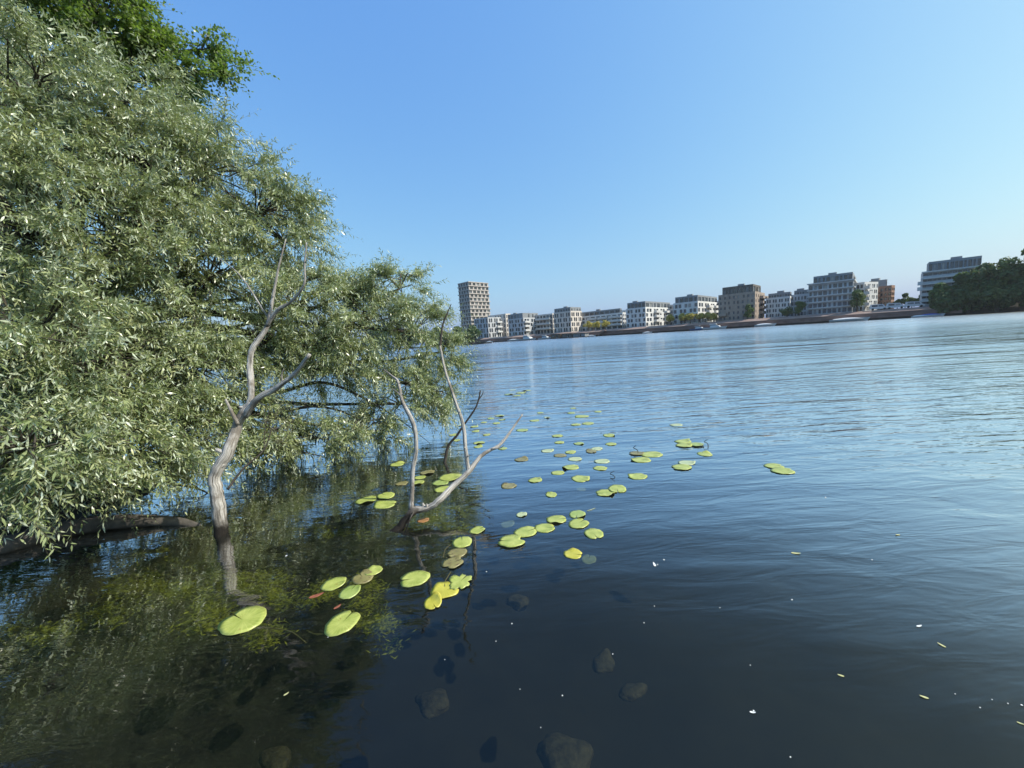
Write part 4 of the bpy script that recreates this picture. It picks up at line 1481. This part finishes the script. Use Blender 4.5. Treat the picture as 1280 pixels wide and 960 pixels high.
zb2 = on_z(497, 662).y / ray(497, 662).y
s2 = empty('fallen_dead_tree', on_z(497, 662), 'fallen grey dead tree rising from the water with two upright bare limbs', 'dead tree')
mb = MB()
branch(mb, [(440, 690, zb2 - .1, 0.06), (492, 665, zb2, 0.056), (505, 652, zb2 + .05, 0.052), (517, 640, zb2 + .1, 0.05), (534, 633, zb2 + .14, 0.046), (549, 625, zb2 + .18, 0.044), (568, 606, zb2 + .3, 0.038),
            (585, 590, zb2 + .4, 0.036), (600, 571, zb2 + .5, 0.027), (612, 562, zb2 + .55, 0.026), (624, 556, zb2 + .6, 0.022), (638, 538, zb2 + .7, 0.018), (653, 518, zb2 + .8, 0.011)], 41, 14)
branch(mb, [(614, 561, zb2 + .55, 0.012), (625, 560, zb2 + .52, 0.008), (631, 556, zb2 + .5, 0.003)], 42, 7)
mb.build('trunk', M['dead'], s2, True)
mb = MB()
branch(mb, [(514, 642, zb2 + .1, 0.042), (515.5, 625, zb2 + .11, 0.034), (514.5, 610, zb2 + .12, 0.031), (517.5, 586, zb2 + .13, 0.030), (520, 563, zb2 + .14, 0.030), (518, 540, zb2 + .14, 0.031), (514, 524, zb2 + .15, 0.03),
            (503, 501, zb2 + .17, 0.026), (498, 478, zb2 + .2, 0.02), (490, 470, zb2 + .25, 0.014), (479, 461, zb2 + .3, 0.007)], 43)
branch(mb, [(500, 494, zb2 + .17, 0.012), (494, 488, zb2 + .17, 0.007), (489, 486, zb2 + .17, 0.004)], 44, 7)
mb.build('upright_limb', M['dead'], s2, True)
mb = MB()
branch(mb, [(586, 592, zb2 + .4, 0.034), (585, 580, zb2 + .41, 0.031), (583, 559, zb2 + .42, 0.030), (579, 530, zb2 + .44, 0.026), (568, 497, zb2 + .46, 0.022), (556, 463, zb2 + .48, 0.018), (550, 432, zb2 + .5, 0.016)], 45)
mb.build('upright_limb', M['dead'], s2, True)
mb = MB()
branch(mb, [(550, 433, zb2 + .5, 0.016), (551, 420, zb2 + .5, 0.015), (554, 405, zb2 + .5, 0.012), (558, 395, zb2 + .5, 0.011), (564, 380, zb2 + .5, 0.006)], 46, 9)
branch(mb, [(551, 424, zb2 + .5, 0.008), (548, 412, zb2 + .52, 0.004)], 47, 6)
mb.build('dark_tip', M['dead_dark'], s2, True)
mb = MB()
branch(mb, [(517, 640, zb2 + .05, 0.012), (512, 650, zb2 + .0, 0.011), (506, 668, zb2 - .05, 0.007)], 48, 7)
mb.build('root_stub', M['dead'], s2, True)
zb3 = on_z(557, 578).y / ray(557, 578).y
s3 = empty('dead_branch', on_z(557, 578), 'thin bare dead branch leaning right behind the fallen dead tree', 'dead branch')
mb = MB()
branch(mb, [(553, 590, zb3, 0.03), (557, 574, zb3, 0.03), (561, 558, zb3 + .02, 0.027), (570, 545, zb3, 0.023), (579, 533, zb3, 0.021), (593, 511, zb3, 0.018), (598, 500, zb3, 0.015), (600.5, 488, zb3, 0.012)], 51, 9)
branch(mb, [(598, 500, zb3, 0.012), (603, 493, zb3, 0.008), (604, 488, zb3, 0.005)], 52, 7)
mb.build('bare_stick', M['dead_dark'], s3, True)
# half sunken log on the left
s4 = empty('sunken_log', on_z(110, 668), 'dark half sunken log lying in the shade under the willow', 'log')
mb = MB()
P = [(*(on_z(a, b) + Vector((0, 0, dz))), r) for a, b, dz, r in ((-90, 700, 0.06, 0.10), (0, 690, 0.05, 0.09), (70, 672, 0.05, 0.085), (130, 662, 0.06, 0.075), (190, 656, 0.04, 0.06), (235, 655, 0.0, 0.04), (262, 660, -0.06, 0.02))]
C = catmull(P, 6)
mb.tube([c_[:3] for c_ in C], [c_[3] for c_ in C], 12, seed=9, rough=0.16)
mb.build('log', M['bark'], s4, True)


# ------------------------------------------------------------------ lily pads
def pad_mesh(w, kind, seed, notch_ang=None):
    rg_ = random.Random(seed)
    n = 40
    half = 0.09 if kind != 'torn' else 0.12
    me_v, me_f, uvs = [], [], []
    me_v.append((0, 0, 0.0032))
    uvs.append((0.5, 0))
    ph = rg_.uniform(0, 6.28)
    rings = 4
    lift_a = rg_.uniform(0, 6.28) if rg_.random() < 0.55 else None
    for k in range(1, rings + 1):
        t = k / rings
        for i in range(n + 1):
            f = i / n
            a = half * (0.35 + 0.65 * (1 - t) * 0.4 + 0.3 * t) + f * (2 * math.pi - 2 * half * (0.35 + 0.65 * (1 - t) * 0.4 + 0.3 * t))
            # rounded lobes beside the notch
            lobe = min(1.0, min(f, 1 - f) * 9)
            edge = (0.80 + 0.20 * math.sqrt(lobe)) * (1 + 0.02 * math.sin(5 * a + ph) + 0.014 * math.sin(11 * a + ph * 2))
            if kind == 'torn':
                edge *= 1 - 0.30 * max(0, math.sin(a * 4.5 + ph)) ** 3 - 0.12 * max(0, math.sin(a * 11 + ph))
            if kind == 'bitten':
                edge *= 1 - 0.35 * math.exp(-((a - 3.6) / 0.35) ** 2)
            r = t * edge
            x, y = r * math.cos(a) * 0.5 * w * 1.08, r * math.sin(a) * 0.5 * w * 0.92
            z = 0.0028 + 0.0022 * math.sin(2 * a + ph) * t * t + 0.0016 * math.sin(7 * a + ph) * t ** 3
            if kind == 'curled':
                z += 0.22 * w * t * t * max(0, math.cos(a - 2.0)) ** 2 * 1.6
            elif lift_a is not None:
                z += 0.10 * w * t ** 4 * max(0, math.cos(a - lift_a)) ** 8
            me_v.append((x, y, max(z, 0.0015)))
            uvs.append((f, t))
    for i in range(n):
        me_f.append((0, 1 + i, 2 + i))
    for k in range(rings - 1):
        o = 1 + k * (n + 1)
        p = o + n + 1
        for i in range(n):
            me_f.append((o + i, p + i, p + i + 1, o + i + 1))
    # thin underside rim gives the leaf an edge
    o = 1 + (rings - 1) * (n + 1)
    b0 = len(me_v)
    for i in range(n + 1):
        x, y, z = me_v[o + i]
        me_v.append((x * 0.99, y * 0.99, z - 0.0012))
        uvs.append((i / n, 1))
    for i in range(n):
        me_f.append((o + i, b0 + i, b0 + i + 1, o + i + 1))
    me = bpy.data.meshes.new('lily_pad')
    me.from_pydata(me_v, [], me_f)
    l = me.uv_layers.new(name='UVMap')
    for lp in me.loops:
        l.data[lp.index].uv = uvs[lp.vertex_index]
    me.polygons.foreach_set('use_smooth', [True] * len(me_f))
    return me


PADG = 'water lily pads floating on the lake'
used_spots = []


def pad(px, py, wpx, mat='pad', kind='plain', label=None, rot=None, seed=None, sink=0.0, cat='lily pad', name='lily_pad'):
    p = on_z(px, py, -sink)
    d = ray(px, py)
    z = (p - CAM).dot(fw)
    w = max(0.05, wpx * z / F)
    sd = seed if seed is not None else int(px * 13 + py * 7)
    me = pad_mesh(w, kind, sd)
    me.materials.append(M[mat])
    o = bpy.data.objects.new(name, me)
    COL.objects.link(o)
    lift = 0.0
    for (q, ww) in used_spots:
        if (q - p).length < (w + ww) * 0.5:
            lift = max(lift, 0.004)
    used_spots.append((p, w))
    rg_ = random.Random(sd)
    o.location = (p.x, p.y, -sink + lift + rg_.uniform(0, 0.002))
    o.rotation_euler = (R(rg_.uniform(-1.2, 1.2)) if lift else 0, R(rg_.uniform(-1.0, 1.0)) if lift else 0, R(rot) if rot is not None else rg_.uniform(0, 6.28))
    tag(o, label, cat, PADG)
    return o


def z3(x, y, w):
    return 560 + x / 2.909, 480 + y / 2.909, w / 2.909


def z4(x, y, w):
    return 260 + x / 3.556, 620 + y / 3.556, w / 3.556


def z2(x, y, w):
    return 400 + x / 2.593, 320 + y / 2.593, w / 2.593


# (zoomed coordinates, width, material, kind, label, notch direction in degrees)
near = [
    (z4, 155, 553, 190, 'pad', 'plain', 'large notched lily pad farthest left, alone on dark water', 150),
    (z4, 598, 565, 150, 'pad', 'plain', 'large lily pad with its notch away, nearest to the camera', 75),
    (z4, 563, 391, 104, 'pad', 'plain', 'oval lily pad touching the round pad in the cluster above the nearest pad', 20),
    (z4, 632, 426, 96, 'pad_deep', 'plain', 'round lily pad with pale rays in front of the brownish one', 80),
    (z4, 688, 366, 98, 'pad_brown', 'plain', 'brownish olive lily pad at the right of the cluster of four', 130),
    (z4, 735, 337, 74, 'pad', 'plain', 'yellow green pad half under the brownish olive pad', 200),
    (z4, 918, 368, 128, 'pad', 'plain', 'lily pad with notch to the left, alone left of the torn pad', 190),
    (z4, 1057, 420, 122, 'pad_yellow', 'plain', 'flat yellow lily pad under the torn pad', 10),
    (z4, 1122, 384, 112, 'pad', 'torn', 'ragged torn lily pad with deep cuts round its edge', 60),
    (z4, 1000, 480, 84, 'pad_yellow', 'curled', 'yellow curled up lily pad below the flat yellow one', 300),
    (z4, 1105, 255, 88, 'pad_brown', 'plain', 'brown green pad overlapping the duller brown pad beneath it', 200),
    (z4, 1088, 300, 94, 'pad_brown', 'bitten', 'dull brown decaying pad just above the torn pad', 30),
    (z4, 1130, 205, 95, 'pad', 'plain', 'green oval pad just above the two brown pads', 100),
    (z4, 1198, 152, 70, 'pad', 'plain', 'small bright pad between the fallen dead tree and the bitten pad', 40),
    (z4, 958, 108, 52, 'pad_orange', 'plain', 'small orange brown pad under the fallen dead trunk', 0),
    (z4, 705, 18, 92, 'pad', 'plain', 'leftmost green pad of the trio left of the fallen tree', 20),
    (z4, 790, 0, 80, 'pad', 'plain', 'uppermost pad of the trio left of the fallen tree', 140),
    (z4, 788, 38, 96, 'pad', 'plain', 'lowest pad of the trio left of the fallen tree, notch to the right', 0),
    (z2, 251, 675, 46, 'pad', 'plain', 'green pad under the willow tips, left of the upright limb', 0),
    (z2, 348, 702, 48, 'pad_brown', 'plain', 'olive brown pad right behind the upright limb', 0),
    (z2, 325, 718, 36, 'pad', 'plain', 'small green pad partly covered by the upright limb', 0),
    (z2, 316, 735, 46, 'pad', 'plain', 'bright green pad touching the foot of the upright limb', 0),
    (z2, 265, 738, 40, 'pad_brown', 'plain', 'dull narrow pad left of the upright limb foot', 0),
    (z2, 392, 735, 54, 'pad_deep', 'plain', 'green pad at the left of the cluster behind the fallen trunk', 0),
    (z2, 424, 718, 76, 'pad', 'plain', 'widest pad of the cluster behind the fallen trunk', 0),
    (z2, 400, 756, 56, 'pad', 'plain', 'pad half hidden by the fallen trunk', 30),
    (z3, 395, 493, 72, 'pad', 'plain', 'flat green pad left of the stacked pair of pads', 0),
    (z3, 475, 508, 76, 'pad', 'plain', 'lower pad of the stacked pair on open water', 45),
    (z3, 470, 475, 64, 'pad_deep', 'plain', 'upper pad of the stacked pair with a stem behind it', 250),
    (z3, 530, 545, 74, 'pad', 'plain', 'round bright pad with its notch towards the camera, right of the stacked pair', 280),
    (z3, 352, 524, 74, 'pad', 'plain', 'flat pad right of the long notched pad', 0),
    (z3, 282, 539, 82, 'pad', 'plain', 'long pad between the bitten pad and the flat pad', 20),
    (z3, 230, 573, 98, 'pad', 'bitten', 'large pad with a big bite out of its front edge', 170),
    (z3, 268, 475, 42, 'pad_pale', 'plain', 'small pale blotched pad alone above the bitten pad', 60),
    (z3, 455, 619, 66, 'pad_yellow', 'plain', 'yellow tinted round pad nearest on the open dark water', 340),
    (z3, 375, 403, 44, 'pad', 'plain', 'small pad alone above the stacked pair', 100),
    (z3, 317, 350, 50, 'pad', 'plain', 'small pad right of the end of the fallen dead tree', 20),
    (z3, 222, 371, 56, 'pad_brown', 'plain', 'thin pinkish brown pad beside the end of the fallen dead tree', 20),
    (z3, 570, 397, 66, 'pad', 'plain', 'left pad of the touching pair right of the sunken pale leaf', 180),
    (z3, 615, 383, 70, 'pad', 'plain', 'right pad of the touching pair right of the sunken pale leaf', 260),
    (z3, 690, 336, 68, 'pad', 'plain', 'blotched pad alone right of the small bent bud stem', 20),
    (z3, 482, 345, 68, 'pad', 'plain', 'pale green pad directly above the sunken pale leaf', 300),
    (z3, 400, 323, 48, 'pad', 'plain', 'small flat pad left of the pale green one above the sunken leaf', 0),
    (z3, 447, 303, 60, 'pad', 'plain', 'flat pad in the centre of the scattered middle pads', 0),
    (z3, 554, 307, 50, 'pad', 'plain', 'lower of the two rounded pads left of the bent bud stem', 330),
    (z3, 560, 281, 56, 'pad_pale', 'plain', 'upper of the two rounded pads left of the bent bud stem', 0),
    (z3, 702, 276, 70, 'pad', 'plain', 'pad just below the pair beside the standing dark bud', 0),
    (z3, 740, 256, 78, 'pad', 'plain', 'large pad of the pair beside the standing dark bud', 0),
    (z3, 686, 253, 50, 'pad_brown', 'plain', 'brownish pad under the standing dark bud', 0),
    (z3, 462, 273, 50, 'pad_pale', 'plain', 'pale blotched pad below the small round pad with dark notch', 0),
    (z3, 445, 248, 42, 'pad', 'plain', 'small round pad with dark notch among the middle pads', 240),
    (z3, 408, 260, 46, 'pad_brown', 'plain', 'brown pad left of the pale blotched pad', 0),
    (z3, 855, 209, 56, 'pad', 'plain', 'rear pad of the touching trio under the forked bud stem', 0),
    (z3, 858, 224, 54, 'pad', 'plain', 'front pad of the touching trio under the forked bud stem', 0),
    (z3, 902, 221, 52, 'pad_deep', 'plain', 'right pad of the touching trio under the forked bud stem', 0),
    (z3, 933, 255, 54, 'pad', 'plain', 'single round pad right below the forked bud stem', 90),
    (z3, 868, 287, 58, 'pad_pale', 'plain', 'greyish pink pad overlapping a green one below the trio', 0),
    (z3, 848, 304, 66, 'pad', 'plain', 'green pad in front of the greyish pink pad', 180),
    (z3, 1185, 299, 62, 'pad', 'plain', 'left pad of the lone pair farthest right on open water', 0),
    (z3, 1217, 317, 74, 'pad', 'plain', 'right pad of the lone pair farthest right on open water', 0),
    (z3, 268, 275, 50, 'pad_brown', 'plain', 'thin brownish pad right of the leaning branch end', 0),
    (z3, 830, 149, 44, 'pad_pale', 'plain', 'single pale pad far out above the touching trio', 0),
]
for (fn, x, y, w, mat, kind, lab, rot) in near:
    px, py, wp = fn(x, y, w)
    pad(px, py, wp, mat, kind, lab, rot)
far_l = 'small pale lily pad among the scattered far pads beyond the dead branches'
for (x, y, w) in [(362, 243, 46), (405, 213, 36), (475, 217, 38), (398, 189, 40), (585, 187, 46), (592, 219, 40), (540, 236, 44), (485, 118, 50), (465, 148, 36), (508, 144, 44), (545, 101, 28),
                  (447, 106, 30), (198, 235, 34), (110, 228, 34), (113, 214, 42), (140, 185, 28), (270, 168, 44), (315, 133, 36), (187, 116, 34), (175, 143, 30), (95, 155, 30), (155, 126, 26), (20, 185, 36),
                  (130, 140, 24), (100, 172, 30), (335, 105, 26), (360, 122, 24), (220, 38, 34), (265, 32, 40), (285, 24, 30), (235, 22, 26), (195, 130, 26), (455, 88, 24), (250, 43, 30), (45, 150, 26), (30, 205, 30)]:
    px, py, wp = z3(x, y, w)
    pad(px, py, wp, random.choice(['pad', 'pad', 'pad_pale', 'pad_deep']), 'plain', far_l)
pad(*z3(520, 246, 40), 'pad_brown', 'plain', 'brownish pad in front of the far scattered green pads')
# leaves that have sunk below the surface
for (x, y, w, lab) in [(215, 511, 52, 'sunken pale pad beside the long pad, just under water'), (483, 384, 34, 'narrow sunken pale leaf below the pale green pad'), (512, 640, 60, 'sunken greenish pad right of the yellow tinted pad')]:
    px, py, wp = z3(x, y, w)
    pad(px, py, wp, 'pad_sunk', 'plain', lab, None, None, 0.035, 'sunken leaf', 'sunken_leaf')


def stem(name, pts, r, mat, label, cat, group=None):
    P = [(*p, r) for p in pts]
    C = catmull(P, 5)
    mb = MB()
    mb.tube([c_[:3] for c_ in C], [r * (1 - 0.4 * i / len(C)) for i in range(len(C))], 6)
    o = mb.build(name, M[mat], None, True, tuple(pts[0]))
    return tag(o, label, cat, group)


def wp(x, y, dz=0.0, fn=z3):
    a, b, _ = fn(x, y, 1)
    return on_z(a, b) + Vector((0, 0, dz))


GS = 'bud stems standing out of the water'
stem('bud_stem', [wp(690, 250, -0.1), wp(690, 250, 0.03), wp(675, 247, 0.06), wp(684, 249, 0.10)], 0.006, 'bud', 'small dark bud standing beside the brownish pad', 'bud stem', GS)
stem('bud_stem', [wp(945, 226, -0.1), wp(945, 226, 0.03), wp(932, 224, 0.055), wp(944, 226, 0.10)], 0.006, 'bud', 'forked dark bud stem standing right of the touching trio of pads', 'bud stem', GS)
stem('bud_stem', [wp(606, 340, -0.1), wp(606, 340, 0.01), wp(590, 335, 0.03), wp(605, 336, 0.065)], 0.005, 'bud', 'bent bud stem left of the blotched lone pad', 'bud stem', GS)
stem('pad_stalk', [wp(505, 462, 0.003), wp(520, 458, 0.004), wp(535, 452, 0.003)], 0.003, 'pad_pale', 'pale stalk lying right of the stacked pair of pads', 'stalk')
GK = 'lily stalks just under the surface'
stem('pad_stalk', [wp(230, 575, -0.01, z4), wp(300, 577, -0.02, z4), wp(370, 585, -0.03, z4), wp(430, 600, -0.08, z4)], 0.004, 'stem', 'thin stalk trailing from the farthest left pad', 'stalk', GK)
stem('pad_stalk', [wp(520, 607, -0.01, z4), wp(470, 600, -0.02, z4), wp(440, 580, -0.03, z4), wp(432, 562, -0.06, z4)], 0.004, 'stem', 'curved stalk running left from the nearest pad', 'stalk', GK)
stem('pad_stalk', [wp(1052, 405, 0.004, z4), wp(1055, 380, 0.004, z4), wp(1080, 338, 0.003, z4)], 0.004, 'stem', 'short stalk between the torn pad and the brown pads', 'stalk', GK)
stem('pad_stalk', [wp(1045, 275, 0.003, z4), wp(1055, 240, 0.004, z4), wp(1078, 218, 0.003, z4)], 0.003, 'stem', 'short stalk left of the two brown pads', 'stalk', GK)


# drifting leaves and specks of fluff
def flake(name, px, py, lpx, mat, label, cat, group, wide=0.4, ang=None, sink=0.0):
    p = on_z(px, py, -sink)
    z = (p - CAM).dot(fw)
    s = lpx * z / F / 2 * (0.8 if name == 'drifting_leaf' else 1.0)
    rg_ = random.Random(int(px * 31 + py))
    mb = MB()
    n = 10
    top = []
    for i in range(n):
        a = 6.283 * i / n
        top.append((s * math.cos(a), s * wide * math.sin(a) * (1 - 0.3 * math.cos(a)), 0.003 + 0.25 * s * max(0, math.cos(a)) ** 2))
    low = [(x * 0.9, y * 0.9, zz - 0.0015) for x, y, zz in top]
    mb.face(top)
    for i in range(n):
        mb.face([low[i], low[(i + 1) % n], top[(i + 1) % n], top[i]])
    o = mb.build(name, M[mat])
    o.location = (p.x, p.y, -sink)
    o.rotation_euler = (0, 0, R(ang) if ang is not None else rg_.uniform(0, 6.28))
    return tag(o, label, cat, group)


GF = 'white specks floating on the dark water'
for (px, py) in [(608, 715), (650, 862), (604, 862), (556, 825), (580, 838), (620, 802), (651, 812), (602, 838), (703, 870), (746, 732), (730, 816), (766, 818), (818, 758), (844, 745), (794, 747), (822, 706), (805, 779), (854, 750),
                 (938, 832), (942, 889), (952, 880), (929, 800), (964, 830), (979, 872), (988, 947), (1131, 844), (1240, 875), (1225, 885), (1260, 880), (1277, 882), (1214, 902), (1135, 896), (919, 695), (830, 700), (700, 868), (509, 757),
                 (676, 910), (654, 920), (358, 695), (410, 797), (1005, 738), (1194, 868), (600, 706), (640, 780), (900, 760), (1090, 700), (1190, 612), (1032, 622), (1120, 668), (990, 750)]:
    if (px * 7 + py * 3) % 5 > 2:
        continue
    flake('seed_fluff', px, py, 1.2 + random.random() ** 2 * 1.6, 'fluff', 'tiny white speck of seed fluff floating on the dark water', 'fluff', GF, 0.75)
GD = 'narrow leaves drifting on the open water'
for (px, py, l, mat, lab) in [(1051, 845, 9, 'drift', 'yellow drifting leaf alone at the lower right'), (995, 692, 13, 'drift', 'long pale drifting leaf right of the lily pads'), (941, 891, 9, 'fluff', 'pale drifting leaf near the bottom right of centre'),
                              (1177, 807, 10, 'drift', 'broad pale drifting leaf at the right'), (1155, 872, 11, 'drift', 'pale drifting leaf below the broad one at the right'), (1149, 783, 9, 'fluff', 'small white drifting leaf above the broad one at the right'),
                              (1122, 669, 8, 'drift', 'small drifting leaf far out on the right'), (818, 706, 10, 'fluff', 'white curled leaf right of the yellow tinted pad'), (1276, 905, 8, 'drift', 'pale drifting leaf at the right edge'),
                              (358, 868, 8, 'drift', 'small yellow leaf floating on the dark water in the lower left')]:
    flake('drifting_leaf', px, py, l, mat, lab, 'leaf', GD, 0.35)
flake('red_leaf', 396, 745, 18, 'red_leaf', 'reddish brown leaf left of the oval pad in the cluster of four', 'leaf', None, 0.35, 20)
flake('red_leaf', 422, 759, 10, 'red_leaf', 'small dark red leaf between the cluster of four pads and the nearest pad', 'leaf', None, 0.4, 50)


# ------------------------------------------------------------------ under water: weed and stones
def rock(px, py, depth, wpx, label, flat=0.3):
    p = on_z(px, py, -depth)
    z = (p - CAM).dot(fw)
    r = wpx * z / F / 2
    bm = bmesh.new()
    bmesh.ops.create_icosphere(bm, subdivisions=3, radius=1)
    sd = px * 0.013
    for v_ in bm.verts:
        c = v_.co
        k = 1 + 0.16 * math.sin(3.1 * c.x + sd) + 0.14 * math.sin(4.3 * c.y + sd * 2) + 0.08 * math.sin(7 * c.z + 5 * c.x)
        v_.co = Vector((c.x * k * r, c.y * k * r * 0.8, c.z * k * r * flat))
    me = bpy.data.meshes.new('sunken_stone')
    bm.to_mesh(me)
    bm.free()
    me.materials.append(M['stone'])
    for f in me.polygons:
        f.use_smooth = True
    o = bpy.data.objects.new('sunken_stone', me)
    COL.objects.link(o)
    o.location = (p.x, p.y, -depth)
    o.rotation_euler = (0, 0, px)
    tag(o, label, 'stone', 'stones under the water')


rock(710, 948, 0.30, 70, 'largest pale sunken stone at the bottom centre')
rock(755, 826, 0.42, 34, 'small faint sunken stone right of the reflected branch')
rock(792, 864, 0.42, 32, 'small faint sunken stone above the largest one')
rock(540, 878, 0.5, 46, 'dim sunken stone below the curled yellow pad')
rock(648, 752, 0.5, 30, 'dim sunken stone below the bitten pad')
rock(345, 950, 0.32, 40, 'dim sunken stone at the bottom edge left of centre')
rg = np.random.default_rng(77)


def weeds(patches):
    anc, rad = [], []
    for (px, py, wpx, hpx, n) in patches:
        for _ in range(max(4, n // 14)):
            a, b = rg.normal(0, 0.36), rg.normal(0, 0.36)
            c = on_z(px + a * wpx, py + b * hpx, -0.2 - 0.22 * rg.random())
            for _ in range(70):
                anc.append((c.x + rg.normal(0, 0.055), c.y + rg.normal(0, 0.03), c.z + rg.normal(0, 0.025)))
    A = np.array(anc)
    n = len(A)
    ang = rg.normal(0.5, 0.7, n)
    d = np.stack([np.cos(ang), np.sin(ang), rg.normal(0, 0.25, n)], 1)
    wv = np.stack([-np.sin(ang), np.cos(ang), rg.normal(0, 0.4, n)], 1)
    s = (0.018 + 0.035 * rg.random(n))[:, None]
    v = np.stack([A, A + d * s * 0.5 + wv * s * 0.11, A + d * s, A + d * s * 0.5 - wv * s * 0.11], 1).reshape(-1, 3)
    o = mesh_np('water_weed', v, np.full(n, 4), n, np.arange(4 * n), [M['weed']])
    tag(o, 'yellow green weed growing under the dark water near the lily pads', 'water weed', None, 'stuff')


weeds([(180, 735, 90, 26, 420), (130, 765, 40, 25, 120), (300, 720, 60, 30, 300), (325, 740, 50, 22, 240), (270, 770, 70, 22, 240), (330, 795, 40, 16, 110), (40, 790, 50, 14, 130), (460, 770, 40, 40, 280), (440, 735, 40, 20, 120),
       (530, 655, 60, 30, 240), (560, 640, 40, 18, 160), (420, 665, 90, 12, 130), (380, 745, 40, 20, 120), (555, 655, 40, 26, 140), (200, 700, 100, 20, 160)])
# ragged dark bottom plants reach up in places
mb = MB()
mb.box((0, 570, 36), (1020, 0, 0), (0, 680, 0), (0, 0, 42))
m, nt_, out_ = new_mat('haze_air')
pv = N(nt_, 'ShaderNodeVolumePrincipled', Density=HAZE, Anisotropy=0.25)
pv.inputs['Color'].default_value = (0.90, 0.95, 1.0, 1)
L(nt_, pv.outputs[0], out_.inputs['Volume'])
tag(mb.build('haze', m), None, None, None, 'stuff')
scene.cycles.use_denoising = True
scene.cycles.max_bounces = 8
scene.cycles.transparent_max_bounces = 12
scene.cycles.caustics_reflective = False
scene.cycles.caustics_refractive = False
